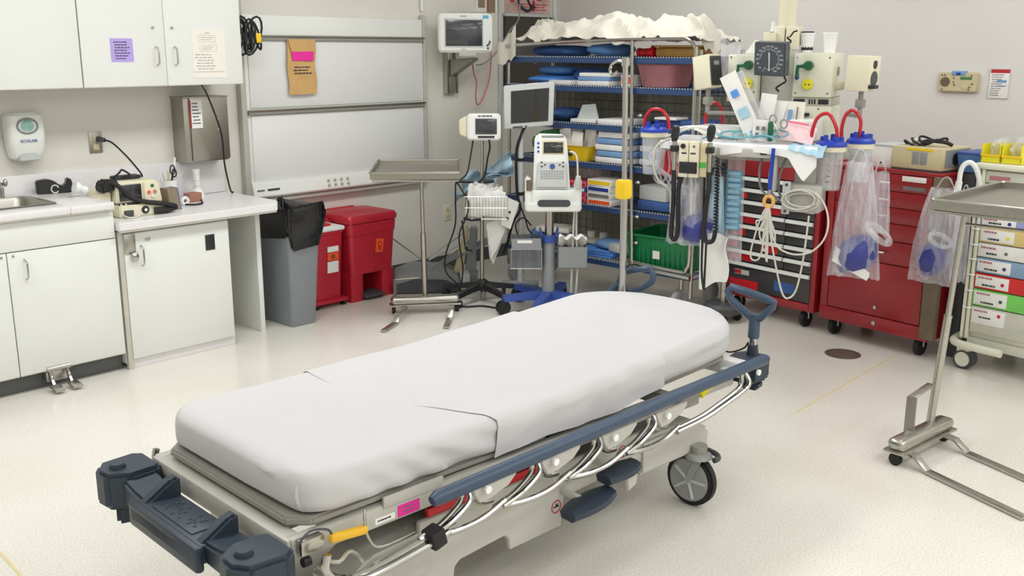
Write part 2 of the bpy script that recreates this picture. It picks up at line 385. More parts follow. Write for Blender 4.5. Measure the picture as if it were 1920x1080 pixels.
# soap dispenser
t = thing('soap_dispenser', 'white wall soap dispenser with an oval window above the sink', 'dispenser', (2.085, WY, 1.045))
def sd(z, k=1): # half width, depth
    return [( (.088 + .006 * math.sin(z / .24 * PI)) * k, ) for _ in (0,)][0][0]
rings = []
for z, hw, dp in ((.0, .06, .05), (.015, .078, .075), (.06, .088, .092), (.12, .092, .098), (.19, .092, .10), (.225, .088, .092), (.24, .074, .075)):
    rings.append([(px, -dp / 2 + py, z) for px, py in rrect(hw, dp / 2, .028)])
MB().loft(rings).build('body', 'white_plastic', t)
fr = MB().tube([(.05 * math.cos(a), -.099, .175 + .036 * math.sin(a)) for a in [2 * PI * k / 24 for k in range(24)]], .006, 8, closed=True).build('window_frame', 'mid_grey', t)
MB().ball((0, -.088, .175), (.048, .017, .035), 18).build('soap_window', 'soap_teal', t)
MB().prism([(-.055, 0), (.055, 0), (.05, .025), (.03, .04), (-.03, .04), (-.05, .025)], -.1, -.075, 'xz', .004).build('push_lever', 'light_grey', t)
text('ECOLAB', .02, 'ink_blue', t, .0, -.1008, .094, align='CENTER', sx=1.1)
# wall outlet + plug + cord of the defibrillator
t = thing('wall_outlet', 'steel wall outlet with a grey plug above the defibrillator', 'outlet', (2.472, WY, 1.05))
MB().bx(-.036, .036, -.006, 0, 0, .112, .002).build('cover_plate', 'steel_brushed', t)
MB().bx(-.016, .016, -.010, -.005, .016, .048, .004).build('socket', 'beige_plastic', t); MB().bx(-.016, .016, -.010, -.005, .064, .096, .004).build('socket', 'beige_plastic', t)
t = thing('black_cord', 'black power cord from the steel outlet down to the defibrillator', 'cord', (2.485, WY - .01, 1.125))  # the defibrillator's own power cord, not an extension
MB().cyl((0, 0, 0), (.012, -.045, -.004), .016, .012, 14).build('plug', 'dark_grey', t)
MB().tube([(.012, -.045, -.004), (.04, -.08, -.02), (.075, -.16, -.09), (.09, -.26, -.165), (.08, -.30, -.185)], .005, 8, sm=6).build('cable', 'black_rubber', t)
# metal lock box
t = thing('metal_wall_box', 'grey steel lock box on the wall under the upper cabinet', 'box', (0, 0, 0))
MB().bx(2.93, 3.20, 5.215, WY, .97, 1.332, .002).build('body', 'steel_brushed', t)
MB().bx(2.965, 3.205, 5.203, 5.214, .978, 1.338, .002).build('door', 'steel_brushed', t)
MB().bx(2.925, 3.21, 5.20, WY, 1.332, 1.338).build('lid_lip', 'steel_brushed', t)
MB().bx(2.968, 3.038, 5.2015, 5.203, 1.162, 1.318).build('sticker', 'paper_white', t); MB().bx(2.963, 2.970, 5.2013, 5.203, 1.162, 1.318).build('sticker_band', 'ink_red', t)
print_lines(t, 'ink', 2.975, 3.03, 1.18, 1.31, 5.2014, 7, 4)
for z in (1.14, 1.20): MB().bx(3.13, 3.145, 5.197, 5.203, z, z + .012, .001).build('latch', 'steel', t)
# backsplash, countertops
struct(MB().bx(.4, 3.235, WY - .02, WY, .765, .968, .004), 'trim_3', 'counter_white')
t = thing('sink_counter', 'white countertop with the stainless sink at the left edge', 'countertop', (0, 0, 0))
MB().bx(.4, 1.50, 4.715, WY - .02, .835, .872, .005).bx(1.50, 2.03, 4.715, 4.86, .835, .872, .005).bx(1.50, 2.03, 5.23, WY - .02, .835, .872, .005).bx(2.03, 2.245, 4.715, WY - .02, .835, .872, .005).build('worktop', 'counter_white', t)
MB().bx(.4, 2.245, 4.7145, 4.72, .830, .8345).build('edge_band', 'cabinet_edge', t)
t = thing('sink', 'stainless steel sink set into the white counter at left', 'sink', (1.765, 5.045, .872))
mb = MB()
mb.loft([[(px, py, .003) for px, py in rrect(.275, .195, .05)], [(px, py, .004) for px, py in rrect(.245, .165, .045)], [(px, py, -.01) for px, py in rrect(.235, .155, .04)], [(px, py, -.13) for px, py in rrect(.21, .135, .06)]], cap=False)
mb.build('basin', 'steel_brushed', t); MB().prism(rrect(.215, .14, .06), -.131, -.133, 'xy').build('bottom', 'steel_brushed', t)
MB().cyl((0, 0, -.131), (0, 0, -.126), .03, n=18).build('drain', 'steel', t)
t = thing('faucet', 'chrome faucet head at the far left edge of the counter', 'faucet', (1.93, 5.27, .872))
MB().cyl((0, 0, 0), (0, 0, .05), .014).tube([(0, 0, .05), (-.005, -.01, .07), (-.06, -.03, .05), (-.15, -.06, .045)], .010, 10, sm=4).build('spout', 'chrome', t)
MB().ball((.02, -.01, .072), (.012, .012, .02), 12).build('knob', 'steel', t)
# sink base cabinet
t = thing('sink_base_cabinet', 'white base cabinet with two doors below the sink counter', 'cabinet', (0, 0, 0))
MB().bx(.6, 2.245, 4.76, WY - .003, .10, .735).bx(.6, 1.45, 4.76, WY - .003, .735, .83).bx(2.06, 2.245, 4.76, WY - .003, .735, .83).build('carcass', 'cabinet_white', t)
MB().bx(.602, 2.243, 4.735, 4.758, .692, .825, .0015).build('front_panel', 'cabinet_white', t)
for a, b, hx, lx in ((.602, 1.172, None, None), (1.175, 1.722, None, 1.70), (1.727, 2.243, 1.80, 1.752)):
    dr = MB().bx(a, b, 4.735, 4.758, .097, .687, .0015).build('door', 'cabinet_white', t)
    MB().bx(a, b, 4.736, 4.758, .0935, .0975).build('edge_band', 'cabinet_edge', dr)
    if hx: pull(dr, hx, 4.735, .555, .65)
    if lx: lock(dr, lx, 4.735, .672, .005)
MB().bx(.6, 2.25, 4.80, WY - .003, 0, .10).build('toe_kick', 'toe_kick', t)
t = thing('foot_valve', 'chrome pair of foot pedals on the floor under the sink cabinet', 'pedal', (1.90, 4.80, 0))
MB().bx(-.055, .06, -.05, 0, .03, .115, .012).build('valve_body', 'steel', t)
MB().cyl((-.055, -.06, .10), (.06, -.06, .10), .014, bev=.003).build('crossbar', 'chrome', t)
for x in (-.04, .045):
    p = MB().tube([(x, -.06, .10), (x, -.075, .06), (x, -.10, .028)], .010, 10, sm=3).build('lever', 'chrome', t)
    MB().box((x, -.135, .022), (.05, .075, .012), .005, (8, 0, 0)).build('foot_plate', 'steel', p)
# tape dispenser on counter
t = thing('tape_dispenser', 'black desk tape dispenser on the sink counter by the backsplash', 'dispenser', (2.18, 5.24, .872), -14)
MB().prism([(-.085, 0), (.085, 0), (.088, .055), (.078, .075), (.062, .075), (.055, .04), (.03, .036), (.005, .062), (-.03, .075), (-.085, .068)], -.03, .03, 'xz', .006).build('body', 'black_plastic', t)
MB().tube([(.0 + .018 * math.cos(a), -.034, .024 + .02 * math.sin(a)) for a in [PI * .1 + 1.7 * PI * k / 12 for k in range(13)]], .004, 6).build('curled_tape', 'cable_grey', t)
# lower desk: worktop, fridge cabinet, end panel
t = thing('desk_counter', 'lower white desk worktop holding the defibrillator', 'countertop', (0, 0, 0))
MB().prism([(2.25, 4.70), (3.17, 4.70), (3.24, 4.80), (3.24, 5.33), (2.25, 5.33)], .722, .765, 'xy', .005).build('worktop', 'counter_white', t)
MB().bx(2.252, 3.165, 4.6995, 4.705, .7165, .7215).build('edge_band', 'cabinet_edge', t)
t = thing('undercounter_cabinet', 'white single door cabinet under the lower desk with a padlock', 'cabinet', (0, 0, 0))
MB().bx(2.255, 2.885, 4.765, 5.3, .03, .716).build('carcass', 'cabinet_white', t)
dr = MB().bx(2.285, 2.878, 4.74, 4.763, .052, .700, .003).build('door', 'cabinet_white', t)
pull(dr, 2.372, 4.74, .53, .635); MB().bx(2.40, 2.425, 4.735, 4.74, .655, .67, .001).build('lock', 'steel', dr)
MB().bx(2.735, 2.79, 4.737, 4.7405, .555, .638, .001).build('vent_label', 'black_plastic', dr)
MB().bx(2.258, 2.282, 4.742, 4.764, .0, .716).build('filler_strip', 'cabinet_edge', t)
MB().bx(2.285, 2.885, 4.755, 5.3, .0, .05, .002).build('plinth', 'counter_white', t)
MB().bx(2.286, 2.345, 4.734, 4.741, .60, .70, .002).build('hasp', 'steel', t)
MB().ball((2.33, 4.722, .585), (.022, .014, .024), 14).build('padlock', 'chrome', t)
t = solo(MB().bx(3.125, 3.155, 4.86, WY - .02, 0, .722, .002), 'desk_end_panel', 'cabinet_white', 'white upright panel carrying the right end of the desk', 'panel')
# ---------------- things on the desk
t = thing('defibrillator', 'cream defibrillator with dark screen and paddles on the desk', 'defibrillator', (2.455, 4.90, .765), 0)
MB().prism([(-.13, .0), (.15, .0), (.145, .055), (-.13, .065)], -.07, .20, 'xz', .006).build('base', 'cream_plastic', t)
MB().prism([(-.13, .07), (.12, .06), (.105, .165), (.085, .178), (-.11, .182), (-.125, .17)], -.045, .18, 'xz', .008).build('body', 'cream_plastic', t)
MB().bx(-.115, .005, -.05, -.04, .082, .165, .004).build('screen', 'screen_dark', t)
cp = MB().prism([(.015, .075), (.105, .065), (.09, .17), (.015, .172)], -.055, -.04, 'xz', .004).build('control_panel', 'cream_plastic', t)
for (x, z, m_, r) in ((.06, .15, 'valve_green', .008), (.04, .118, 'orange_label', .009), (.072, .118, 'mauve_basin', .009), (.06, .095, 'white_plastic', .007)):
    MB().cyl((x, -.054, z), (x, -.061, z), r, n=12).build('button', m_, cp)
MB().bx(-.125, .0, -.056, -.044, .064, .074, .002).build('label_strip', 'black_plastic', t)
for x in (-.115, -.09): MB().cyl((x, -.057, .069), (x, -.060, .069), .005, n=10).build('jack', 'light_grey', t)
MB().cyl((.005, -.07, .032), (.005, -.076, .032), .02, n=18).build('dial', 'black_plastic', t); MB().cyl((.005, -.074, .032), (.005, -.079, .032), .008, n=12).build('dial_cap', 'white_plastic', t)
MB().tube([(.05, -.075, .022), (.08, -.08, .022), (.13, -.075, .02), (.18, -.06, .028)], .017, 10, sm=4).build('paddle_handle', 'black_rubber', t)
MB().prism([(-.11, .006), (-.06, .006), (-.06, .038), (-.11, .038)], -.078, -.068, 'xz', .003).build('port', 'dark_grey', t)
MB().tube([(-.18, .0, .155), (-.15, -.03, .18), (-.12, -.05, .165), (-.06, -.055, .10), (.02, -.075, .07), (.1, -.085, .055), (.17, -.08, .035)], .012, 10, sm=5).build('paddle_strap', 'black_rubber', t)
MB().prism([(-.19, .13), (-.12, .14), (-.10, .19), (-.17, .195), (-.195, .17)], -.03, .05, 'xz', .008).build('paddle', 'black_rubber', t)
MB().prism([(-.185, .0), (-.135, .0), (-.135, .13), (-.16, .14), (-.21, .10)], .0, .15, 'xz', .006).build('side_pod', 'cream_plastic', t)
MB().tube([(-.10, .06, .185), (-.06, .05, .215), (-.02, .09, .225), (.01, .06, .195), (-.04, .02, .20), (-.08, .07, .19)], .005, 7, sm=5).build('coiled_cable', 'black_rubber', t)
MB().bx(-.09, .05, .03, .10, .182, .20, .006).build('top_module', 'black_plastic', t)
MB().tube([(-.12, -.07, .02), (-.10, -.10, .006), (-.06, -.105, .006), (-.02, -.085, .02)], .004, 6, sm=4).build('lead', 'cable_grey', t)
solo(MB().cyl((0, 0, 0), (-.04, .0, .018), .024, .018, 16, bev=.004).cyl((-.035, 0, .0165), (-.06, 0, .026), .03, n=16, bev=.004), 'white_cap', 'white_plastic', 'small white round cap lying beside the defibrillator', 'jar', (2.24, 5.0, .90))  # loose white cap, not a jar of ointment
t = thing('pad_holder', 'tan upright box leaning beside the defibrillator', 'box', (2.66, 4.93, .765), 0)
MB().prism([(-.03, 0), (.035, 0), (.02, .115), (-.04, .115)], -.04, .04, 'xz', .003).build('body', 'tan_box', t)
MB().prism([(.0355, 0), (.039, 0), (.024, .118), (.0205, .118)], -.042, .042, 'xz').build('edge', 'paper_purple', t)
t = thing('pen_cup', 'white cup holding scissors and markers on the desk', 'cup', (2.765, 5.13, .765))
MB().lathe([(.0, 0), (.038, 0), (.045, .13), (.042, .13), (.036, .006), (0, .006)], n=20).build('cup', 'white_plastic', t)
for i, (dx, dy, h, m_) in enumerate(((-.05, .0, .175, 'white_plastic'), (-.03, .02, .17, 'light_grey'), (.05, .01, .25, 'white_plastic'), (-.01, -.02, .18, 'beige_plastic'))):
    MB().cyl((dx * .3, dy * .3, .02), (dx, dy, h), .006, n=8).build('pen', m_, t)
sc = MB().tube([(.02 + .014 * math.cos(a), -.01, .185 + .025 * math.sin(a)) for a in [2 * PI * k / 14 for k in range(14)]], .004, 6, closed=True)
sc.tube([(.035 + .012 * math.cos(a), 0, .165 + .022 * math.sin(a)) for a in [2 * PI * k / 14 for k in range(14)]], .004, 6, closed=True).cyl((.0, 0, .03), (.022, -.005, .165), .005, n=8)
sc.build('scissors', 'black_plastic', t)
for i, (x, y, h, r, lab) in enumerate(((2.86, 5.22, .15, .034, 'short stack of clear plastic cups against the backsplash'), (2.99, 5.23, .165, .022, 'tall narrow stack of clear cups standing on a white base'))):
    t = thing('cup_stack', lab, 'cup stack', (x, y, .765))
    n = 5
    for k in range(n): MB().lathe([(.0, k * h / n), (r * .8, k * h / n), (r, k * h / n + h / n * .97), (r * .92, k * h / n + h / n * .97)], n=16).build('cup', 'clear_film' if i == 0 else 'white_plastic', t)
    if i == 1: MB().lathe([(.0, 0), (.04, 0), (.04, .02), (.028, .05), (0, .05)], n=18).build('base', 'white_plastic', t)
solo(MB().bx(-.04, .04, -.03, .03, 0, .05, .002), 'small_box', 'brown_box', 'small brown square box on the desk before the cup stacks', 'box', (2.885, 5.10, .765), 5)
t = thing('tape_roll', 'white roll of tape standing by the brown box', 'tape', (2.775, 4.99, .765))
MB().tube([(.018 * math.cos(a), 0, .026 + .018 * math.sin(a)) for a in [2 * PI * k / 18 for k in range(18)]], .009, 8, closed=True).build('roll', 'white_plastic', t)
MB().tube([(-.02, .01, .01), (.03, -.03, .006), (.09, -.02, .006), (.13, .06, .012)], .005, 7, sm=5).build('black_lead', 'black_rubber', t)
solo(MB().tube([(2.93, 5.0, 1.41), (2.96, 4.99, 1.34), (3.06, 5.05, 1.14), (3.13, 5.15, .95), (3.20, 5.22, .79), (3.23, 5.24, .77)], .005, 8, sm=6), 'black_cord', 'black_rubber', 'long black cord hanging from the upper cabinet to the desk end', 'cord')  # ordinary loose cord, not an extension lead
# cable bundle at the cabinet end
t = thing('hanging_cables', 'bundle of black cables and cuff with a yellow tag beside the upper cabinet', 'cables', (3.27, 5.16, 1.68))
MB().bx(-.066, -.05, -.02, .02, .07, .10, .003).cyl((-.06, 0, .085), (.06, 0, .095), .004, n=8).build('hook', 'steel', t)
for k in range(7):
    ph = k * .9; rx = .05 + .02 * (k % 3); cx = -.02 + .025 * k
    MB().tube([(cx + rx * math.sin(a) * .55 + .03 * math.cos(a) * math.sin(k * 1.7), .015 * math.sin(k * 2.1 + a), -.0 + (.075 + .014 * (k % 3)) * math.cos(a) * (1 if math.cos(a) > 0 else 1.1)) for a in [2 * PI * j / 16 for j in range(16)]], .0065, 7, closed=True).build('cable_loop', 'black_rubber', t)
MB().prism([(-.03, -.05), (.03, -.06), (.045, .05), (-.02, .07)], .015, .03, 'xz', .006).build('cuff', 'dark_grey', t)
MB().bx(.115, .15, -.02, -.01, -.045, .01, .004).build('tag', 'yellow_plastic', t)
MB().cyl((.05, -.01, -.10), (.055, -.01, .06), .009, n=10).cyl((.09, -.01, -.08), (.10, 0, .07), .008, n=10).build('connector', 'black_plastic', t)
# ================================================================ WHITEBOARD
t = thing('wall_board', 'large pale wall board with horizontal metal rails and a control tray', 'board', (0, 0, 0))
MB().bx(3.40, 4.84, WY - .035, WY, .75, 1.80, .004).build('back_box', 'cabinet_white', t)
for a, b in ((1.25, 1.652), (.80, 1.205)): MB().bx(3.43, 4.822, WY - .042, WY - .036, a, b, .002).build('panel', 'board_white', t)
for z in (1.665, 1.225): 
    r_ = MB().bx(3.405, 4.835, WY - .06, WY - .035, z - .014, z + .014, .004).build('rail', 'grey_enamel_dark', t)
    MB().cyl((3.405, WY - .066, z + .012), (4.835, WY - .066, z + .012), .006, n=10).build('rail_lip', 'steel', r_)
for a, b in ((3.362, 3.40), (4.84, 4.868)): MB().bx(a, b, WY - .05, WY, .69, 1.83 if a > 4 else 2.0, .004).build('side_trim', 'grey_enamel', t)
MB().prism([(WY - .0, .70), (WY - .06, .70), (WY - .075, .715), (WY - .055, .80), (WY, .80)], 3.40, 4.84, 'yz', .003).build('control_tray', 'cabinet_white', t)
MB().bx(3.40, 4.84, WY - .05, WY, .672, .695, .003).build('lower_rail', 'grey_enamel', t)
for i in range(4):
    for z in (.738, .768): MB().cyl((3.965 + i * .052, WY - .069 + (z - .738) * .2, z), (3.965 + i * .052, WY - .083 + (z - .738) * .2, z + .003), .009, .008, n=12, bev=.002).build('knob', 'grey_enamel', t)
MB().bx(3.50, 3.585, WY - .0735, WY - .065, .747, .757).build('logo_bar', 'ink', t); MB().bx(3.425, 3.475, WY - .0735, WY - .065, .749, .756).build('logo_bar', 'ink_soft', t)
t = thing('envelope', 'tan paper envelope with a pink label taped to the wall board', 'envelope', (3.80, WY - .062, 1.325))
rings = []
MB().grid(lambda u, v: (-.105 + .21 * u + .004 * math.sin(v * 9), -.004 - .005 * math.sin(u * PI) - .003 * math.sin(v * 13 + u * 4), .335 * v), 8, 12, .003).build('paper', 'kraft', t)
MB().prism([(-.08, .26), (.085, .262), (.08, .205), (-.075, .205)], -.0145, -.011, 'xz').build('pink_label', 'hot_pink', t)
MB().prism([(-.1, .335), (.1, .335), (.085, .262), (-.08, .26)], -.0125, -.0105, 'xz').build('flap', 'kraft', t)
print_lines(t, 'ink', -.07, .085, .12, .175, -.0122, 3, 11, h=.4)
# floor bins
t = thing('trash_can', 'tall grey plastic waste bin with a black liner by the desk end', 'waste bin', (3.385, 4.955, 0), 0)
def rring(hx, hy, z, r=.025): return [(px, py, z) for px, py in rrect(hx, hy, r, 4)]
MB().loft([rring(.085, .155, 0), rring(.088, .16, .01), rring(.115, .20, .62, .02), rring(.118, .205, .63, .02), rring(.112, .2, .63, .02), rring(.085, .155, .02)], cap=True).build('body', 'can_grey', t)
mb = MB()
N = 44; rings = []
for j, (k, z) in enumerate(((.97, .52), (1.06, .585), (1.12, .67), (1.08, .715), (.92, .70), (.86, .58), (.7, .35))):
    rr = rrect(.118 * k + .006, .205 * k + .006, .03, 10)
    rings.append([(px * (1 + wob(i * .7 + j * 3, .08)), py * (1 + wob(i * .9 + j * 5 + 9, .05)), z + wob(i * .8 + j * 2.3, .05 if j in (0, 2, 3) else .015) - (.05 * math.sin(i * .45) if j == 0 else 0)) for i, (px, py) in enumerate(rr)])
mb.loft(rings, cap=False).build('liner', 'bin_liner', t, ang=60)
t = thing('sharps_container', 'red sharps container with biohazard labels between two bins', 'container', (3.74, 5.13, 0), 0)
MB().loft([rring(.105, .10, .05), rring(.115, .125, .47), rring(.12, .13, .475), rring(.12, .13, .49)]).build('body', 'red_bin', t)
MB().bx(-.125, .125, -.135, .135, .49, .52, .012).build('lid', 'white_plastic', t); MB().bx(-.06, .05, -.09, .05, .52, .535, .008).build('lid_flap', 'red_bright', t)
MB().cyl((.12, .02, .52), (.12, .12, .55), .008).bx(-.05, .12, .07, .13, .52, .57, .01).build('hinge', 'red_bin', t)
MB().bx(-.125, .135, -.13, .13, .03, .055, .006).build('dolly', 'red_bin', t)
for x, y in ((-.1, -.1), (.11, -.1), (-.1, .1), (.11, .1)): MB().cyl((x - .01, y, .025), (x + .012, y, .025), .025, n=16).build('caster', 'black_rubber', t)
for z0, z1, m_ in ((.36, .395, 'paper_white'), (.305, .355, 'orange_label'), (.225, .298, 'paper_white')): MB().box((.03, -.116 - (z0 + z1 - .5) * .03, (z0 + z1) / 2), (.085, .003, z1 - z0), 0, (3.4, 0, 0)).build('label_sticker', m_, t)
MB().tube([(.03 + .011 * math.cos(a), -.124, .33 + .011 * math.sin(a)) for a in [2 * PI * k / 12 for k in range(12)]], .003, 6, closed=True).build('biohazard_mark', 'ink', t)
t = thing('step_can', 'red pedal waste bin with a biohazard sticker below the wall board', 'waste bin', (4.085, 5.155, 0), 0); t.scale = (1.12, 1.15, 1.05)
mb = MB(); mb.loft([rring(.155, .13, .17), rring(.175, .145, .50), rring(.18, .15, .505)])
for x in (-.115, .115): mb.loft([rring(.042, .13, 0, .01) if False else [(x + px, py, 0) for px, py in rrect(.045, .125, .01, 2)], [(x + px * 1.0, py, .175) for px, py in rrect(.045, .13, .01, 2)]])
mb.bx(-.08, .08, .07, .12, 0, .18)
mb.build('body', 'red_bin', t)
MB().loft([rring(.185, .155, .495, .03), rring(.187, .157, .52, .03), rring(.178, .148, .54, .03), rring(.10, .09, .548, .03)]).build('lid', 'red_bin', t)
MB().bx(-.10, .10, .13, .16, .50, .55, .01).build('hinge', 'red_bin', t)
rings = [[(px * k, py * k, z + wob(i + z * 40, .012)) for i, (px, py) in enumerate(rrect(.178, .148, .03, 6))] for z, k in ((.42, .985), (.45, 1.0), (.49, 1.012))]
MB().loft(rings, cap=False).build('liner', 'red_bin', t, ang=60)
MB().box((.045, -.142, .335), (.055, .004, .085), 0, (2, 6, 0)).build('sticker', 'orange_label', t)
MB().tube([(.045 + .014 * math.cos(a), -.146, .345 + .014 * math.sin(a)) for a in [2 * PI * k / 12 for k in range(12)]], .0028, 6, closed=True).tube([(.045 + .009 * math.cos(a), -.146, .32 + .009 * math.sin(a)) for a in [2 * PI * k / 12 for k in range(12)]], .0028, 6, closed=True).build('biohazard_mark', 'red_bright', t)
MB().box((.0, -.10, .03), (.15, .11, .016), .006, (6, 0, 0)).build('pedal', 'dark_grey', t)
# ================================================================ wall monitor near the corner
t = thing('wall_monitor', 'white patient monitor on a wall arm, grey screen, beside the board', 'monitor', (5.03, 5.08, 1.58), -36); t.scale = (.80, .9, .97)
MB().prism(rrect(.235, .135, .03, 4, 0, .135), -.02, .07, 'xz', .012).build('housing', 'white_plastic', t)
MB().bx(-.175, .145, -.024, -.018, .045, .225, .002).build('screen', 'screen_grey', t)
MB().prism([(-.185, .035), (.155, .035), (.155, .235), (-.185, .235)], -.0215, -.019, 'xz').build('bezel', 'light_grey', t)
for i, (x, z) in enumerate(((.205, .06), (.19, .05), (.21, .075), (.195, .03))): MB().cyl((x, -.02, z), (x, -.026, z), .008, n=12).build('knob', 'dark_grey', t)
text('PHILIPS', .017, 'ink', t, -.02, -.0205, .245, align='CENTER'); text('PHILIPS', .013, 'ink_soft', t, -.02, -.0205, .016, align='CENTER')
MB().bx(.15, .20, -.0215, -.019, .235, .258).build('badge', 'tape_blue', t)
MB().tube([(-.12, .03, .27), (-.1, .03, .285), (.08, .03, .287), (.1, .03, .27)], .008, 8, sm=4).build('carry_handle', 'grey_enamel', t)
MB().bx(-.06, .10, -.01, .10, -.03, .0, .006).build('mount_plate', 'grey_enamel', t)
t = thing('wall_bracket', 'grey metal wall channel and arm holding the patient monitor', 'bracket', (5.12, WY, 1.29))
MB().bx(-.055, -.03, -.05, 0, 0, .29, .003).bx(-.03, .03, -.03, 0, 0, .29).bx(.03, .055, -.05, 0, 0, .29, .003).build('channel', 'steel', t)
MB().prism([(-.28, .24), (-.05, .12), (-.05, .24), (-.28, .255)], -.03, .03, 'yz', .004).build('arm', 'grey_enamel_dark', t)
MB().ball((.02, -.10, .19), .016, 10).ball((-.0, -.08, .13), .012, 10).build('knob', 'dark_grey', t)
MB().tube([(5.22, 5.2, 1.50), (5.25, 5.22, 1.44), (5.31, 5.25, 1.36), (5.33, 5.28, 1.26), (5.38, 5.30, 1.20), (5.47, 5.31, 1.30), (5.53, 5.32, 1.45), (5.54, 5.325, 1.70), (5.51, 5.325, 2.2)], .0045, 8, sm=8).xf(Matrix.Translation((-5.12, -WY, -1.29))).build('red_lead', 'cable_red', t)
MB().tube([(5.26, 5.2, 1.49), (5.40, 5.25, 1.505), (5.55, 5.28, 1.58), (5.68, 5.26, 1.74), (5.76, 5.24, 1.84), (5.8, 5.27, 2.1)], .005, 8, sm=8).xf(Matrix.Translation((-5.12, -WY, -1.29))).build('grey_lead', 'mid_grey', t)
solo(MB().cyl((0, 0, 0), (0, 0, .6), .012, n=12), 'conduit', 'white_plastic', 'white wall conduit running up above the patient monitor', 'pipe', (4.86, WY - .015, 1.86))
t = thing('wall_outlet', 'ivory outlet plate low on the wall behind the tray stand', 'outlet', (5.09, WY, .36))
MB().bx(-.036, .036, -.006, 0, 0, .118, .003).build('cover_plate', 'cream_plastic', t)
for z in (.034, .084): MB().bx(-.015, .015, -.009, -.005, z - .014, z + .014, .005).build('socket', 'beige_plastic', t)
# dark board with posters in the corner
t = thing('corner_board', 'dark board under posters at the far corner of the room', 'board', (0, 0, 0))
MB().bx(5.70, 6.235, WY - .03, WY, 1.20, 1.845, .004).build('panel', 'board_dark', t)
MB().bx(5.69, 6.25, WY - .04, WY, 1.845, 1.868, .004).build('rail', 'light_grey', t)
for i, (a, b, lab, m_) in enumerate(((5.71, 6.235, 'reddish picture poster above the dark corner board', 'poster_mix'), (5.40, 5.63, 'small poster with brown pictures near the corner strip', 'paper_cream'))):
    t = thing('poster', lab, 'poster', ((a + b) / 2, WY - .004, 1.87), 0); hw = (b - a) / 2
    MB().bx(-hw, hw, -.003, .003, 0, .42).build('sheet', m_, t)
    mb = MB()
    if i == 0:
        mb.tube([(-.12, -.005, .12), (-.08, -.005, .05), (0, -.005, .02), (.06, -.005, .06)], .012, 6, sm=4).tube([(-.02, -.005, .13), (.03, -.005, .06), (.08, -.005, .05)], .01, 6, sm=4)
        mb.build('drawn_line', 'ink', t); MB().bx(.05, .08, -.005, -.003, .02, .10).bx(.1, .16, -.005, -.003, .10, .14).bx(-.2, -.16, -.005, -.003, .08, .13).build('red_figure', 'ink_red', t)
        print_lines(t, 'ink_red', -.15, .24, .02, .08, -.0035, 3, 3, fill=.9)
    else:
        mb.bx(-.09, -.02, -.005, -.003, .03, .16).bx(.0, .09, -.005, -.003, .0, .12).build('picture', 'tan_box', t)
# ================================================================ STRETCHER (local x runs foot -> head, -y is the near side)
ST = thing('stretcher', 'wheeled hospital stretcher with blue side rail and navy bumpers in the foreground', 'stretcher', (2.25, 2.17, 0), -3)
def deck_z(x): return .49 + (.035 * min(1, max(0, (x + .05) / .95)))
def mz_top(x): return .60 + .042 * min(1, max(0, (x + .1) / .9)) ** 1.2
# litter frame and deck
for s in (-1, 1):
    f = MB().bx(-.99, .88, s * .335, s * .365, .405, .462, .006).build('side_frame', 'grey_enamel', ST)
    MB().bx(-.72, -.52, s * .362, s * .372, .455, .485, .003).build('deck_bracket', 'grey_enamel', f)
MB().bx(-1.0, -.95, -.36, .36, .40, .46, .008).build('foot_crossbar', 'grey_enamel', ST)
MB().bx(.86, .92, -.40, .40, .44, .50, .012).build('head_crossbar', 'white_plastic', ST)
MB().prism([(-.97, -.30), (-.92, -.35), (-.1, -.355), (-.1, .355), (-.92, .35), (-.97, .30)], .468, .492, 'xy', .006).build('foot_deck', 'grey_enamel_dark', ST)
MB().prism([(-.09, .47), (.84, .503), (.84, .523), (-.09, .492)], -.345, .345, 'xz', .005).build('backrest_deck', 'grey_enamel_dark', ST)
for x in (-.85, -.2, .5): MB().bx(x, x + .04, -.335, .335, .41, .455, .004).build('cross_member', 'grey_enamel_dark', ST)
# foot bumper: two button-topped end blocks, stepped arms and a low centre tray
fb = MB()
fb.box((-1.085, 0, .40), (.13, .36, .055), .014)
fb.bx(-1.15, -1.125, -.19, .19, .36, .43, .01)
fbo = fb.build('foot_bumper', 'navy_plastic', ST)
MB().box((-1.075, 0, .4285), (.085, .22, .004), .001).build('tray_inset', 'navy_plastic', fbo)
mb = MB()
rnd = random.Random(5)
for i in range(26): mb.box((-1.10 + .05 * rnd.random(), -.09 + .18 * rnd.random(), .431), (.008, .006, .003), .001)
mb.build('tray_grain', 'navy_plastic', fbo, kind='stuff')
for s in (-1, 1):
    MB().prism([(-1.02, .39), (-1.15, .375), (-1.15, .41), (-1.11, .435), (-1.045, .475), (-1.02, .475)], s * .135, s * .175, 'xz', .008).build('rib', 'navy_plastic', fbo)
    MB().prism([(s * .16, .375), (s * .30, .37), (s * .30, .45), (s * .235, .435), (s * .16, .43)], -1.12, -1.02, 'yz', .008).build('bumper_arm', 'navy_plastic', fbo)
    eb = MB().prism([(-1.0, s * .29), (-1.02, s * .275), (-1.10, s * .27), (-1.155, s * .31), (-1.16, s * .37), (-1.13, s * .415), (-1.03, s * .425), (-1.0, s * .40)], .355, .462, 'xy', .012).build('bumper_end', 'navy_plastic', fbo)
    MB().cyl((-1.105, s * .345, .458), (-1.105, s * .345, .474), .024, .021, 20, bev=.003).build('bumper_button', 'navy_plastic', fbo)
    MB().prism([(-1.13, s * .32), (-1.06, s * .30), (-1.0, s * .31), (-1.0, s * .39), (-1.1, s * .39)], .30, .356, 'xy', .01).build('bumper_skirt', 'navy_plastic', fbo)
    MB().bx(-1.01, -.95, s * .33 - .02, s * .33 + .02, .40, .44, .004).build('bumper_mount', 'grey_enamel', fbo)
MB().tube([(-.94, .10, .455), (-.945, .10, .425), (-.945, .04, .42), (-.945, .03, .44)], .004, 7, sm=3).build('hook', 'steel', ST)
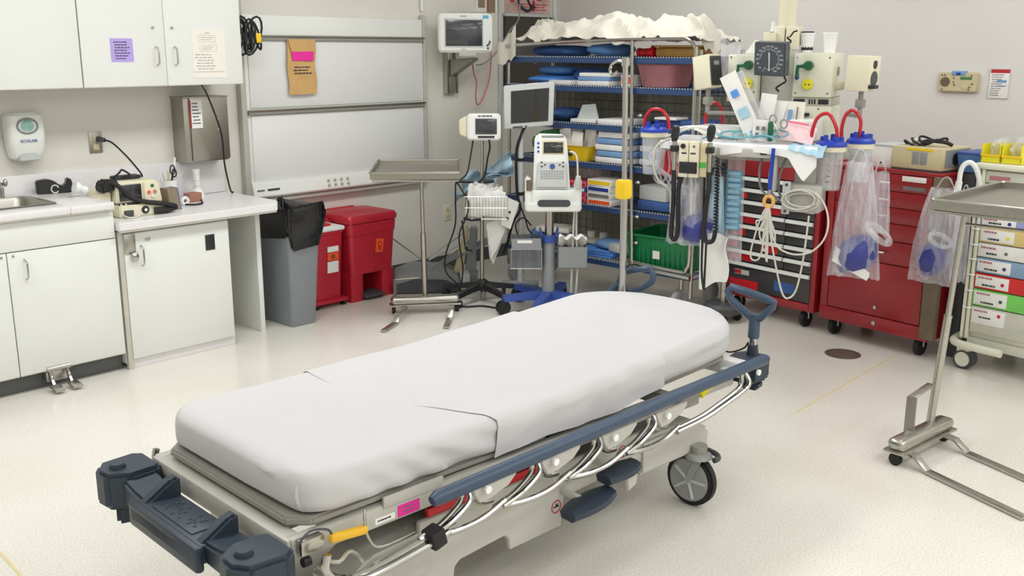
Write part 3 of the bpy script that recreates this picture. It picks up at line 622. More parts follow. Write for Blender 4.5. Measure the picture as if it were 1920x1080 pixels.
# head bumpers + push handles
def head_corner(s, hx):
    b = MB().prism([(hx - .10, s * .30), (hx - .02, s * .285), (hx + .04, s * .31), (hx + .05, s * .39), (hx + .02, s * .43), (hx - .09, s * .425)], .405, .496, 'xy', .016).build('head_bumper', 'navy_plastic', ST)
    MB().prism([(hx - .06, s * .34), (hx + .02, s * .33), (hx + .01, s * .41), (hx - .05, s * .42)], .375, .41, 'xy', .01).build('bumper_skirt', 'navy_plastic', b)
    MB().bx(hx - .17, hx - .06, s * .345 - .022, s * .345 + .022, .43, .475, .012).build('bumper_neck', 'white_plastic', b)
    return b
head_corner(-1, 1.0); head_corner(1, 1.0)
def ring_poly(pts, r, name, m, parent):
    return MB().tube(pts, r, 10, closed=True).build(name, m, parent, ang=50)
ph = MB().cyl((1.0, -.362, .485), (1.0, -.362, .535), .024, .018, 16).build('push_handle', 'navy_plastic', ST)
MB().cyl((1.0, -.362, .53), (1.0, -.362, .57), .0155, n=14).build('stem', 'chrome', ph)
MB().cyl((1.0, -.362, .56), (1.0, -.363, .65), .0215, .0205, 16, bev=.003).build('sleeve', 'rail_blue', ph)
ring_poly([(1.0, -.385, .64), (.995, -.35, .638), (.985, -.31, .667), (.978, -.272, .694), (.975, -.256, .725), (.98, -.268, .742), (.99, -.33, .732), (.998, -.41, .718), (1.002, -.438, .708), (1.002, -.432, .69)], .0145, 'grip', 'rail_blue', ph)
# far handle folded inwards behind the head end
p2 = MB().cyl((1.0, .362, .485), (1.02, .355, .60), .018, n=14).build('push_handle', 'navy_plastic', ST)
ring_poly([(1.04, .30, .625), (1.045, .255, .618), (1.05, .20, .645), (1.05, .155, .678), (1.05, .148, .705), (1.05, .165, .733), (1.05, .23, .718), (1.05, .29, .70), (1.045, .315, .68), (1.04, .32, .645)], .0135, 'grip', 'rail_blue', p2)
MB().cyl((1.02, .355, .595), (1.04, .315, .65), .019, n=12).build('elbow', 'rail_blue', p2)
MB().tube([(.90, -.26, .53), (.95, -.29, .50), (.985, -.33, .515), (.995, -.345, .54)], .0035, 6, sm=5).build('cord', 'black_rubber', ST)
# IV pole at the head end
iv = MB().cyl((1.01, .274, .45), (1.01, .276, .66), .017, n=16).cyl((1.01, .274, .55), (1.01, .281, 1.05), .0155, n=16).build('iv_pole', 'chrome', ST)
MB().cyl((1.01, .281, 1.05), (1.01, .293, 1.56), .0115, n=14).build('inner_pole', 'chrome', iv)
MB().bx(.98, 1.035, .255, .31, 1.01, 1.09, .012).build('height_clamp', 'yellow_plastic', iv)
MB().tube([(1.01, .292, 1.55), (1.01, .33, 1.558), (1.01, .36, 1.545), (1.01, .372, 1.52), (1.01, .355, 1.50), (1.01, .335, 1.515)], .006, 8, sm=4).build('bag_hook', 'chrome', iv)
MB().cyl((1.01, .292, 1.535), (1.01, .292, 1.57), .018, n=14, bev=.004).build('hook_collar', 'chrome', iv)
# side rails (folded down): padded blue top tube, chrome arms
def side_rail(s):
    y = s * .425
    y = s * .445
    top = MB().tube([(-.622, y, .468), (-.605, y, .472), (.0, y, .487), (.5, y, .50), (.945, y, .507), (.965, y, .505)], lambda t: .021 if .01 < t < .995 else .014, 14).build('side_rail', 'rail_blue', ST)
    yo = s * .447
    bot = MB().tube([(-.945, yo, .44), (-.95, yo, .40), (-.91, yo, .362), (-.84, yo, .352), (-.66, yo, .372), (-.55, yo, .392)], .0105, 10, sm=5)
    bot.build('lower_tube', 'chrome', top)
    MB().tube([(-.905, yo + s * .018, .37), (-.84, yo + s * .018, .347), (-.66, yo + s * .018, .362), (-.58, yo + s * .018, .376)], .0085, 10, sm=5).build('lower_tube', 'chrome', top)
    for k, x in enumerate((-.52, -.255, .01, .275)):
        for dx, dy in ((0, .0), (.022, .014)):
            MB().tube([(x + dx, y, .46), (x + dx - .01, yo + s * dy, .435), (x + dx - .07, yo + s * dy, .40), (x + dx - .13, yo + s * dy, .384), (x + dx - .15, yo + s * dy, .380)], .0075, 9, sm=5).build('rail_arm', 'chrome', top)
        MB().tube([(x - .15, yo, .380), (x - .04, yo + s * .012, .368), (x + .06, yo + s * .012, .370), (x + .15, yo + s * .006, .392)], .0085, 9, sm=5).build('rail_link', 'chrome', top)
        MB().prism([(x + .03, .465), (x + .20, .468), (x + .20, .455), (x + .17, .43), (x + .10, .41), (x + .06, .41), (x + .04, .44)], y - .006, y + .006, 'xz', .003).build('hinge_plate', 'grey_enamel', top)
        MB().cyl((x + .075, y + s * .018, .452), (x + .075, y + s * .026, .452), .011, n=14).build('cap', 'white_gloss', top)
        MB().tube([(x + .05, y + .015 * -s, .45), (x + .06, y - s * .02, .41), (x + .10, y - s * .03, .385), (x + .14, y - s * .03, .38)], .007, 8, sm=4).build('rail_strut', 'steel', top)
    MB().cyl((.878, y + s * .018, .478), (.878, y + s * .026, .478), .011, n=14).build('cap', 'white_gloss', top)
    for d_ in (0, .02): MB().tube([(.40, yo + s * d_, .382), (.55, yo + s * d_, .388), (.66, yo + s * d_, .406), (.775 + d_ * .6, yo + s * d_, .432), (.80 + d_, yo + s * d_, .455), (.80 + d_, y, .49)], .0085, 10, sm=5).build('rail_arm', 'chrome', top)
    MB().box((-.625, yo + s * .009, .374), (.045, .05, .05), .006, (0, -14, 0)).build('strap', 'black_rubber', top)
    return top
side_rail(-1); side_rail(1)
for s in (-1,):
    MB().bx(-.98, -.915, -.392, -.366, .425, .462, .003).build('latch_block', 'steel', ST)
    MB().cyl((-.975, -.385, .405), (-.955, -.385, .405), .012, n=12).build('latch_knob', 'black_rubber', ST)
    lv = MB().box((-.855, -.405, .446), (.11, .022, .022), .007, (0, 6, 0)).build('release_lever', 'lever_yellow', ST)
    MB().tube([(-.985, -.385, .455), (-.955, -.39, .482), (-.91, -.40, .475), (-.90, -.405, .45)], .003, 6, sm=4).build('lever_wire', 'dark_grey', lv)
    MB().tube([(-.80, -.40, .49), (-.806, -.405, .47), (-.80, -.41, .42), (-.77, -.42, .385), (-.66, -.42, .385)], .004, 7, sm=4).build('wire_loop', 'steel', lv)
    MB().box((.64, -.40, .445), (.045, .02, .02), .006, (0, -25, 0)).box((.665, -.40, .455), (.03, .018, .014), .005, (0, -5, 0)).build('brake_tab', 'yellow_bin', ST)
    MB().box((.56, -.39, .435), (.10, .03, .05), .006).build('brake_block', 'grey_enamel_dark', ST)
    MB().tube([(-.93, -.40, .405), (-.89, -.41, .385), (-.86, -.41, .402), (-.835, -.41, .385), (-.82, -.41, .36)], .006, 7, sm=3).build('linkage', 'steel', ST)
    MB().bx(-.672, -.60, -.3665, -.365, .412, .444).build('pink_label', 'hot_pink', ST); MB().bx(-.745, -.682, -.3665, -.365, .415, .432).build('asset_label', 'paper_white', ST)
    print_lines(ST, 'ink_soft', -.66, -.61, .418, .44, -.3667, 2, 3); print_lines(ST, 'ink', -.74, -.69, .418, .43, -.3667, 1, 9)
    MB().bx(-.55, -.10, -.34, -.325, .355, .385, .003).build('red_stripe', 'red_bright', ST)
# base: panel with a cut-out, arms, pedals, casters
bp = [(-.61, .12), (-.585, .36), (.40, .36), (.40, .255), (-.01, .245), (-.02, .152), (-.245, .152), (-.25, .19), (-.265, .205), (-.44, .195), (-.46, .18), (-.47, .09), (-.60, .09)]
MB().prism(bp, -.345, -.33, 'xz', .003).build('base_cover', 'grey_enamel', ST)
MB().prism(bp, .33, .345, 'xz', .003).build('base_cover', 'grey_enamel', ST)
MB().bx(-.60, .55, -.30, .30, .22, .34, .02).build('base_body', 'grey_enamel_dark', ST)
for s in (-1, 1):
    MB().prism([(.36, .20), (.735, .195), (.755, .21), (.755, .27), (.66, .325), (.36, .33)], s * .20, s * .355, 'xz', .012).build('base_arm', 'grey_enamel', ST)
    MB().prism([(-.55, .20), (-.82, .195), (-.84, .21), (-.84, .27), (-.75, .32), (-.55, .33)], s * .20, s * .355, 'xz', .012).build('base_arm', 'grey_enamel', ST)
for x in (-.45, .35):
    MB().cyl((x, 0, .33), (x, 0, .43), .07, n=20).build('lift_column', 'grey_enamel_dark', ST)
for (x, z) in ((-.045, .225), (.06, .31), (.27, .315), (.17, .29)):
    tg = MB().tube([(x + .02 * math.cos(a), -.346, z + .02 * math.sin(a)) for a in [2 * PI * k / 20 for k in range(20)]], .0017, 6, closed=True).build('symbol_ring', 'ink_red', ST)
    MB().bx(x - .012, x + .012, -.3465, -.345, z - .002, z + .002).bx(x - .003, x + .007, -.3465, -.345, z + .003, z + .009).build('symbol_mark', 'ink', tg)
def pedal(x0, x1, y0, y1, z, tilt, end):
    rings = []
    for t_ in [k / 8 for k in range(9)]:
        x = x0 + (x1 - x0) * t_; k_ = math.sin(PI * (.12 + .76 * t_)) ** .5
        hw = (y1 - y0) / 2 * k_; rings.append([(x, (y0 + y1) / 2 + py * hw, z + pz + tilt * (t_ - .5)) for py, pz in ((-1, -.006), (-.9, .008), (-.3, .014), (.5, .014), (1, .004), (.8, -.014), (-.6, -.018))])
    p = MB().loft(rings).build('foot_pedal', 'navy_plastic', ST, ang=50)
    if end: MB().prism([(x1 - .05, z - .075), (x1 - .01, z - .06), (x1 - .0, z - .005), (x1 - .065, z - .012)], y0 + .03, y1 - .02, 'xz', .004).build('pedal_bracket', 'grey_enamel', p)
    MB().tube([((x0 + x1) / 2, y1 - .03, z), ((x0 + x1) / 2 - .01, y1 + .06, z + .01)], .012, 8).build('pedal_arm', 'grey_enamel', p)
pedal(-.105, .085, -.50, -.395, .262, .02, False); pedal(.065, .215, -.49, -.39, .318, .008, True)
def caster(x, y, yaw_):
    c = MB().cyl((x, y, .19), (x, y, .235), .03, n=16).build('caster', 'grey_enamel_dark', ST)
    ca, sa = math.cos(rad(yaw_)), math.sin(rad(yaw_)); off = .025
    def W(px, py, pz): return (x + ca * (px - off) - sa * py, y + sa * (px - off) + ca * py, pz)
    a0, a1 = Vector(W(0, -.019, .10)), Vector(W(0, .019, .10))
    MB().cyl(a0, a1, .098, n=36, bev=.008).build('tyre', 'black_rubber', c)
    d = (a1 - a0).normalized()
    wh = MB().cyl(a0 - d * .004, a1 + d * .004, .080, n=32, bev=.003).build('wheel', 'wheel_grey', c)
    mb = MB()
    for k in range(5):
        a = 2 * PI * k / 5; mb.cyl(W(0, -.0235, .10), W(.07 * math.cos(a), -.0235, .10 + .07 * math.sin(a)), .006, n=6).cyl(W(0, .0235, .10), W(.07 * math.cos(a), .0235, .10 + .07 * math.sin(a)), .006, n=6)
    mb.build('spokes', 'light_grey', wh, kind='stuff')
    MB().cyl(W(0, -.027, .10), W(0, .027, .10), .016, n=14).build('hub', 'light_grey', wh)
    for s in (-1, 1): MB().loft([[W(-.025 + .05, s * .026, .20), W(.06, s * .026, .20), W(.06, s * .030, .20), W(.025, s * .030, .20)], [W(-.012, s * .026, .095), W(.012, s * .026, .095), W(.012, s * .030, .095), W(-.012, s * .030, .095)]]).build('fork', 'wheel_grey', c)
    rg = []
    for k in range(17):
        a = PI * (-.08 + 1.16 * k / 16); rg.append(W(.115 * math.cos(a) * .95 + .02, .0, .205) if False else W(.02 + .085 * math.cos(a), .055 * math.sin(a) - .01, .205))
    MB().tube(rg + [W(-.095, -.03, .205)], .010, 8).build('brake_ring', 'dark_grey', c)
    MB().lathe([(.0, 0), (.05, 0), (.045, .014), (.02, .02), (0, .02)], (x, y, .19), 18).build('swivel_cap', 'wheel_grey', c)
for x, y, a in ((.665, -.375, -88), (.655, .33, 40), (-.74, -.30, 150), (-.74, .30, 120)): caster(x, y, a)
# ---------------- mattress and sheets
def half_w(x):
    if x > .72: t_ = min(.985, (x - .72) / .325); return .372 * (1 - t_ ** 2.6) ** .588
    if x < -.82: t_ = (-.82 - x) / .135; return .372 - .05 * t_ ** 2.2
    return .372
def section(x, shrink=0.0, n=12, k=1.0, out=0.0, low=0.0):
    hw = max(.06, half_w(x) - shrink + out); zt = mz_top(x) - shrink * .55 + out; zb = deck_z(x) + .006 + shrink * .35 - low
    r = .042; pts = []
    for cy, cz, a0 in ((hw - r, zt - r, 0), (-(hw - r), zt - r, 90)):
        for j in range(7):
            a = rad(a0 + 90 * j / 6); pts.append((cy + r * math.cos(a), cz + r * math.sin(a)))
    top = [(hw - r - (2 * hw - 2 * r) * j / n, zt + .004 * math.sin(PI * j / n)) for j in range(1, n)]
    pts = pts[:7] + top + pts[7:]
    side = [(-hw, zt - r - (zt - r - zb - .012) * j / 4) for j in range(1, 4)] + [(-hw + .004, zb + .006), (-hw + .02, zb)]
    pts += side + [(-hw * .3, zb), (hw * .3, zb)] + [(-py, pz) for py, pz in side[::-1]]
    return pts
def crease(x, y, z):
    """shallow pulls in the fitted sheet along the near side and foot corner"""
    if y > -.30: return 0.0
    a = math.exp(-((x + .52) / .28) ** 2); b = math.exp(-((x - .72) / .15) ** 2)
    return (a * .0055 * math.sin(x * 42 + z * 75 + 2 * math.sin(x * 9)) * min(1, max(0, (.60 - z) / .03)) + b * .005 * math.sin(x * 10 - z * 120) + .0025 * noise.noise(Vector((x * 9, y * 4, z * 30))))
def ends():
    st = []
    for j in range(7):
        a = rad(90 * j / 6); st.append((-.955 + .05 * (1 - math.sin(a)), .05 * (1 - math.cos(a)) * 1.0))
    st = [(-.955 + .05 * (1 - math.cos(rad(15 * j))), .05 * (1 - math.sin(rad(15 * j)))) for j in range(6)]
    st += [(-.90 + 1.86 * j / 124, 0.0) for j in range(125)]
    st += [(1.03 - .05 * (1 - math.cos(rad(15 * j))), .05 * (1 - math.sin(rad(15 * j))) * .8) for j in range(5, -1, -1)]
    return st
MT = thing('mattress', 'thin stretcher mattress in a smooth white fitted sheet', 'mattress', (2.25, 2.17, 0), -3)
rings = []
for x, sh in ends():
    rings.append([(x + (.006 * math.sin(py * 40) if x < -.93 and py < -.2 else 0), py + crease(x, py, pz), pz + .15 * crease(x, py, pz)) for py, pz in section(x, sh)])
MB().loft(rings).build('fitted_sheet', 'bedding', MT, ang=70)
MB().prism([(px * .94, py * .9) for px, py in rrect(.98, .37, .12)], .494, .500, 'xy').build('underside', 'mattress_grey', MT)
MB().tube([(-.905, -.312, .592), (-.935, -.315, .565), (-.94, -.318, .53), (-.925, -.322, .503)], .006, 6, sm=4).build('corner_seam', 'bedding', MT)
DS = thing('draw_sheet', 'white draw sheet lying across the middle of the mattress', 'sheet', (2.25, 2.17, 0), -3)
def ds(u, v):
    # v: 0 near hem -> 1 far hem ; u: 0 foot edge -> 1 head edge
    L = .10; W_ = .724; tot = W_ + 2 * L; s_ = v * tot
    y = -.362; z = 0; xn = -.335 + .02 * math.sin(v * 7); xn += -.14 * min(1, max(0, (v - .12) / .3)) ** .8
    x = xn + (.43 + .02 * v - xn) * u
    zt = mz_top(x) + .0015 + .003 * min(1, u * 6)
    if s_ < L: yy = -.382 - .004 * math.sin(x * 30 + 2); zz = zt - .02 - (L - s_) * (1.0 + .08 * math.sin(x * 9))
    elif s_ > L + W_: yy = .382; zz = zt - .02 - (s_ - L - W_)
    else:
        q = (s_ - L) / W_; yy = -.378 + .756 * q; e = min(q, 1 - q)
        zz = zt - .02 * max(0, 1 - e / .06) ** 2.0 + .002
    n_ = .0022 * noise.noise(Vector((x * 7, yy * 7, 2.0))) 
    return (x + .004 * noise.noise(Vector((yy * 12, zz * 20, u))), yy - (.004 * noise.noise(Vector((x * 14, zz * 30, 0))) if s_ < L else 0), zz + n_)
MB().grid(ds, 44, 60, .0012).build('cloth', 'bedding', DS, ang=70)
# ================================================================ INSTRUMENT TRAY STANDS
def tray_stand(label, loc, beam, legs, pole, tc, tsize, trz, ztop, bail, bw=(.012, .004), bar=None):
    t = thing('tray_stand', label, 'tray stand', loc, 0)
    L = Vector(loc)
    def W(p): return Vector(p) - L
    b0, b1 = W(beam[0]), W(beam[1]); d = (b1 - b0); a = math.degrees(math.atan2(d.y, d.x)); mid = (b0 + b1) / 2
    MB().box(mid, (d.length, .075, .05), .022, (0, 0, a), 3).build('base_beam', 'steel', t)
    MB().box(mid + Vector((0, 0, -.028)), (d.length + .015, .09, .012), .004, (0, 0, a)).build('base_skirt', 'steel', t)
    for e in (b0 + d * .04, b1 - d * .04):
        c = MB().cyl(e + Vector((0, 0, -.06)), e + Vector((0, 0, -.03)), .010).build('caster', 'steel', t)
        q = d.normalized() * .011
        MB().cyl(Vector((e.x, e.y, .026)) - q, Vector((e.x, e.y, .026)) + q, .026, n=18, bev=.003).build('wheel', 'black_rubber', c)
    for lg in legs:
        P = [W(p) for p in lg]; mb = MB()
        for p, q in zip(P[:-1], P[1:]):
            dd = q - p; mb.box((p + q) / 2, (dd.length + .012, .035, .012), .002, (0, -math.degrees(math.atan2(dd.z, math.hypot(dd.x, dd.y))), math.degrees(math.atan2(dd.y, dd.x))))
        mb.build('leg', 'steel', t)
    p0, p1 = W(pole[0]), W(pole[1]); pm = p0 + (p1 - p0) * .52
    MB().cyl(p0, pm, .0165, n=18).build('lower_pole', 'steel', t); MB().cyl(pm - (p1 - p0) * .03, p1, .012, n=16).build('upper_pole', 'steel', t)
    MB().cyl(pm - (p1 - p0) * .012, pm, .018, n=18, bev=.003).build('collar', 'chrome', t)
    ca, sa = math.cos(rad(trz)), math.sin(rad(trz)); C0 = W((tc[0], tc[1], ztop)); hx, hy = tsize[0] / 2, tsize[1] / 2
    def T(x, y, z): return C0 + Vector((ca * x - sa * y, sa * x + ca * y, z))
    def TT(mb): return mb.xf(Matrix.Translation(C0) @ Matrix.Rotation(rad(trz), 4, 'Z'))
    fr = TT(MB().tube([(-hx * .96, -hy * .96, -.045), (hx * .96, -hy * .96, -.045), (hx * .96, hy * .96, -.045), (-hx * .96, hy * .96, -.045)], .008, 8, closed=True)).build('tray_frame', 'steel', t)
    MB().tube([p1, p1 + Vector((0, 0, .015)), T(0, 0, -.05)], .010, 8).tube([T(-hx * .96, 0, -.045), T(hx * .96, 0, -.045)], .008, 8).build('frame_arm', 'steel', fr)
    tr = TT(MB().bx(-hx, hx, -hy, hy, -.027, -.023).bx(-hx, hx, -hy - .004, -hy, -.038, 0).bx(-hx, hx, hy, hy + .004, -.038, 0).bx(-hx - .004, -hx, -hy, hy, -.038, 0).bx(hx, hx + .004, -hy, hy, -.038, 0)).build('tray', 'steel_brushed', t)
    TT(MB().tube([(px, py, .001) for px, py in rrect(hx + .006, hy + .006, .02, 3)], .006, 8, closed=True)).build('rolled_rim', 'steel', tr)
    if bail:
        P = [W(p) for p in bail]; mb = MB()
        for p, q in zip(P[:-1], P[1:]):
            dd = q - p; mb.loft([[p + u_ for u_ in o_] for o_ in ()] or [[e_ + Vector((sx_ * bw[0], sy_ * bw[1], 0)) for sx_, sy_ in ((-1, -1), (1, -1), (1, 1), (-1, 1))] for e_ in (p, q)]) if abs(dd.z) > .03 else mb.box((p + q) / 2, (dd.length, .034, .006), .001, (0, -math.degrees(math.atan2(dd.z, math.hypot(dd.x, dd.y))), math.degrees(math.atan2(dd.y, dd.x))))
        mb.build('foot_release', 'steel', t)
    if bar: MB().tube([W(p) for p in bar], .0065, 8).build('stabiliser_bar', 'steel', t)
    return t
tray_stand('steel instrument tray stand on wheels in front of the wall board', (4.08, 4.49, 0), ((3.905, 4.62, .085), (4.245, 4.36, .085)),
           [[(3.93, 4.52, .055), (3.80, 4.44, .05), (3.76, 4.41, .01), (3.60, 4.33, .01)], [(4.15, 4.33, .055), (4.09, 4.28, .05), (4.06, 4.255, .01), (3.90, 4.12, .01)]],
           ((4.105, 4.525, .10), (4.06, 4.49, .87)), (3.985, 4.44), (.50, .66), -44, .925, [(3.945, 4.625, .10), (3.945, 4.625, .215), (4.08, 4.55, .215)])
tray_stand('steel instrument tray stand at the right edge before the supply cart', (3.95, 1.36, 0), ((3.73, 1.385, .085), (4.15, 1.335, .085)),
           [[(3.80, 1.36, .05), (3.76, 1.31, .05), (3.745, 1.255, .01), (3.58, .86, .01)], [(4.08, 1.325, .05), (4.05, 1.26, .05), (4.04, 1.205, .01), (3.87, .80, .01)]],
           ((4.04, 1.365, .10), (4.10, 1.335, .98)), (4.31, 1.15), (.74, .50), -2, 1.035, [(3.865, 1.385, .10), (3.885, 1.392, .245), (4.04, 1.375, .265)], (.004, .020), [(4.095, 1.34, .93), (4.095, 1.10, .93), (4.1, .85, .925)])
# ================================================================ VITALS CART
VX, VY = 4.54, 4.45
AZ = 42.66 - 90
t = thing('vitals_cart', 'vital signs monitor on a pole with basket and black five-leg base', 'medical cart', (VX, VY, 0), AZ)
for k in range(5):
    a = rad(18 + 72 * k); ca, sa = math.cos(a), math.sin(a)
    lg = MB().loft([[(ca * r_ - sa * w_, sa * r_ + ca * w_, z_) for w_, z_ in ((-hw, z0), (hw, z0), (hw * .6, z1), (-hw * .6, z1))] for r_, hw, z0, z1 in ((.02, .03, .085, .125), (.13, .024, .078, .108), (.26, .02, .062, .088))]).build('leg', 'black_plastic', t)
    c = MB().cyl((ca * .25, sa * .25, .05), (ca * .25, sa * .25, .07), .008).build('caster', 'black_plastic', lg)
    for s in (-1, 1): MB().cyl((ca * .25 - sa * .006 * s, sa * .25 + ca * .006 * s, .026), (ca * .25 - sa * .018 * s, sa * .25 + ca * .018 * s, .026), .026, n=16).build('wheel', 'black_rubber', lg)
MB().lathe([(0, .08), (.05, .08), (.045, .125), (.02, .145), (0, .145)], n=18).build('hub', 'black_plastic', t)
MB().cyl((0, 0, .13), (.004, 0, 1.05), .013, n=16).build('pole', 'steel', t)
hd = MB().prism(rrect(.105, .082, .022, 4, .018, 1.128), -.06, .03, 'xz', .01).build('monitor', 'white_plastic', t)
MB().prism([(-.085, 1.06), (-.135, 1.075), (-.14, 1.17), (-.085, 1.2)], -.04, .02, 'xz', .008).build('side_housing', 'cream_plastic', hd)
MB().bx(-.035, .10, -.064, -.059, 1.085, 1.182, .003).build('screen', 'screen_grey', hd)
MB().bx(-.02, .085, -.064, -.059, 1.062, 1.075, .004).build('button_bar', 'black_plastic', hd)
print_lines(hd, 'ink', -.02, .09, 1.192, 1.203, -.061, 1, 4, h=.7, fill=.9)
# wire basket with papers
bk = MB(); x0, x1, y0, y1, zb, zt = -.105, .165, -.13, .06, .56, .70
for z in (zb, (zb + zt) / 2, zt): bk.tube([(x0, y0, z), (x1, y0, z), (x1, y1, z), (x0, y1, z)], .003, 6, closed=True)
for k in range(15):
    x = x0 + (x1 - x0) * k / 14; bk.tube([(x, y0, zt), (x, y0, zb), (x, y1, zb), (x, y1, zt)], .0018, 5)
bk.build('wire_basket', 'steel', t)
MB().bx(-.02, .02, .0, .07, .60, .66, .004).build('basket_clamp', 'black_plastic', t)
for i, (px, py, ry, rx, w_, h_) in enumerate(((-.05, -.10, 8, -6, .11, .20), (.0, -.07, -5, 4, .14, .19), (.07, -.10, 4, -8, .15, .165), (.10, -.04, -8, 6, .12, .18), (-.03, -.01, 10, 8, .14, .21), (.04, .03, -4, 10, .16, .19))):
    o = solo(MB().grid(lambda u, v: (w_ * (u - .5), .012 * noise.noise(Vector((u * 4 + i * 3, v * 4, i))) , h_ * v + .018 * noise.noise(Vector((u * 6, i * 2.0, 1.5))) * v), 12, 12, .002), 'paper_sheaf', 'paper_white', ['crumpled white paper at the left of the wire basket', 'white paper second from left in the wire basket', 'white paper at the front of the wire basket', 'white paper at the right end of the wire basket', 'white paper at the back left of the wire basket', 'white paper at the back of the wire basket'][i], 'paper', (0, 0, 0), 0, 'papers in the wire basket')
    M = Matrix.Translation((VX, VY, 0)) @ Matrix.Rotation(rad(AZ), 4, 'Z') @ Matrix.Translation((px, py, zb + .012)) @ Euler((rad(rx), rad(ry), 0)).to_matrix().to_4x4()
    o.matrix_world = M
# cables of the vitals cart
MB().tube([(-.05, -.02, 1.05), (-.07, -.03, .93), (-.09, -.05, .84), (-.13, -.05, .80), (-.16, -.05, .78), (-.165, -.04, .66), (-.17, -.04, .50), (-.23, -.04, .32), (-.23, -.05, .20), (-.15, -.06, .12)], .005, 7, sm=6).build('cable', 'black_rubber', t)
MB().tube([(-.16, -.05, .79), (-.12, -.06, .73), (-.08, -.10, .66), (-.09, -.14, .58), (-.14, -.12, .45), (-.12, -.10, .25), (-.13, -.08, .13)], .005, 7, sm=6).build('cable', 'black_rubber', t)
MB().tube([(.05, -.05, 1.05), (.055, -.05, 1.0), (.04, -.04, .93), (.02, -.03, .82), (-.02, -.03, .78)], .006, 7, sm=5).build('cable', 'black_rubber', t)
MB().cyl((-.16, -.05, .79), (-.05, -.04, .785), .011, n=10).cyl((.02, -.04, .785), (.08, -.05, .79), .011, n=10).build('cuff_connector', 'black_plastic', t)
MB().tube([(-.11, -.13, .565), (-.06, -.14, .555), (.0, -.14, .56)], .008, 7).build('black_strap', 'black_rubber', t)
MB().tube([(-.12, -.12, .55), (-.11, -.12, .45), (-.10, -.10, .36), (-.06, -.08, .345)], .006, 7).build('bracket_arm', 'black_plastic', t)
# blue gown behind the pole
def gown(u, v):
    x = -.20 + .36 * u + .06 * v + .02 * math.sin(v * 9 + u * 4); z = .60 + .19 * u + .17 * v + .03 * math.sin(u * 9 + v * 6); y = .09 + .035 * math.sin(u * 15 + v * 5) + .03 * math.sin(v * 17 + u * 7)
    return (x, y, z)
solo(MB().grid(gown, 36, 24, .0015), 'plastic_gown', 'gown_film', 'pale blue plastic gown draped behind the vital signs pole', 'gown', (VX, VY, 0), AZ, ang=60)
# striped paper bag hanging to the right of the pole
t = thing('folded_drape', 'white pleated paper hanging below the wire basket', 'drape', (VX, VY, 0), AZ)
for i in range(5):
    a = .30 * i; MB().prism([(.03 + .008 * i, .52 - .045 * i), (.17 - .004 * i, .565 - .02 * i), (.16 - .015 * i, .535 - .045 * i), (.035 + .006 * i, .47 - .045 * i)], -.06 - .004 * i, -.055 - .004 * i, 'xz').build('pleat', 'paper_white', t)
MB().prism([(.03, .50), (.15, .45), (.075, .25), (.05, .30)], -.048, -.044, 'xz').build('backing', 'paper_cream', t)
t = thing('label_card', 'white printed card hanging at the right side of the basket', 'card', (VX, VY, 0), AZ)
MB().prism([(.155, .70), (.24, .66), (.185, .49), (.125, .52)], -.10, -.097, 'xz').build('card', 'paper_white', t); MB().cyl((.165, -.101, .56), (.165, -.104, .56), .010, n=12).cyl((.18, -.101, .60), (.18, -.104, .60), .008, n=12).build('print_mark', 'ink', t)
# ================================================================ BLADDER SCANNER CART
UX, UY = 4.637, 3.963
t = thing('scanner_cart', 'bladder scanner on a grey column with blue base behind the stretcher', 'medical cart', (UX, UY, 0), AZ)
MB().cyl((0, 0, .08), (0, 0, .475), .040, n=20).build('column', 'mid_grey', t)
MB().lathe([(.035, .44), (.047, .44), (.05, .485), (.035, .485)], n=20).build('column_collar', 'scanner_blue', t)
for s in (-1, 1): MB().prism([(s * .03, .475), (s * .055, .475), (s * .06, .525), (s * .05, .53), (s * .04, .49)], -.03, .03, 'xz', .003).build('collar_ear', 'scanner_blue', t)
MB().cyl((.002, 0, .47), (.002, 0, .68), .027, n=20).build('inner_column', 'steel', t)
for k, a in enumerate((200, 255, 330, 70, 130)):
    ca, sa = math.cos(rad(a)), math.sin(rad(a))
    lg = MB().loft([[(ca * r_ - sa * w_, sa * r_ + ca * w_, z_) for w_, z_ in ((-hw, z0), (hw, z0), (hw * .8, z1), (-hw * .8, z1))] for r_, hw, z0, z1 in ((.02, .04, .08, .13), (.16, .034, .085, .125), (.30, .03, .085, .12))]).build('base_leg', 'scanner_blue', t)
    for s in (-1, 1): MB().cyl((ca * .30 - sa * .005 * s, sa * .30 + ca * .005 * s, .045), (ca * .30 - sa * .02 * s, sa * .30 + ca * .02 * s, .045), .045, n=20, bev=.004).build('wheel', 'black_rubber', lg)
    MB().cyl((ca * .30, sa * .30, .05), (ca * .30, sa * .30, .09), .012).build('caster_stem', 'dark_grey', lg)
# holder tray with a grip slot
hz = .668
ho = rrect(.168, .055, .05, 5, .022, .70)
mb = MB(); mb.prism(rrect(.172, .026, .024, 5, .022, .668), -.10, .06, 'xz', .008); mb.prism([(-.15, .67), (-.105, .67), (-.105, .80), (-.12, .845), (-.15, .845)], -.07, .05, 'xz', .008); mb.prism([(.15, .67), (.194, .67), (.194, .835), (.165, .84), (.15, .80)], -.07, .05, 'xz', .008)
mb.bx(-.11, .155, -.06, .05, .68, .77, .01)
ho_ = mb.build('holder', 'white_plastic', t)
MB().prism(rrect(.10, .021, .02, 5, .025, .695), -.104, -.09, 'xz', .003).build('grip_slot', 'dark_grey', ho_)
MB().prism(rrect(.018, .033, .006, 3, -.125, .80), -.075, -.068, 'xz').build('gel_holder', 'guard_brown', ho_); MB().bx(.158, .185, -.078, -.068, .79, .835, .004).build('probe_pocket', 'dark_grey', ho_)
dv = MB().prism([(-.10, .755), (.125, .755), (.115, .93), (.10, 1.085), (.085, 1.10), (-.08, 1.105), (-.092, 1.085)], -.045, .04, 'xz', .012)
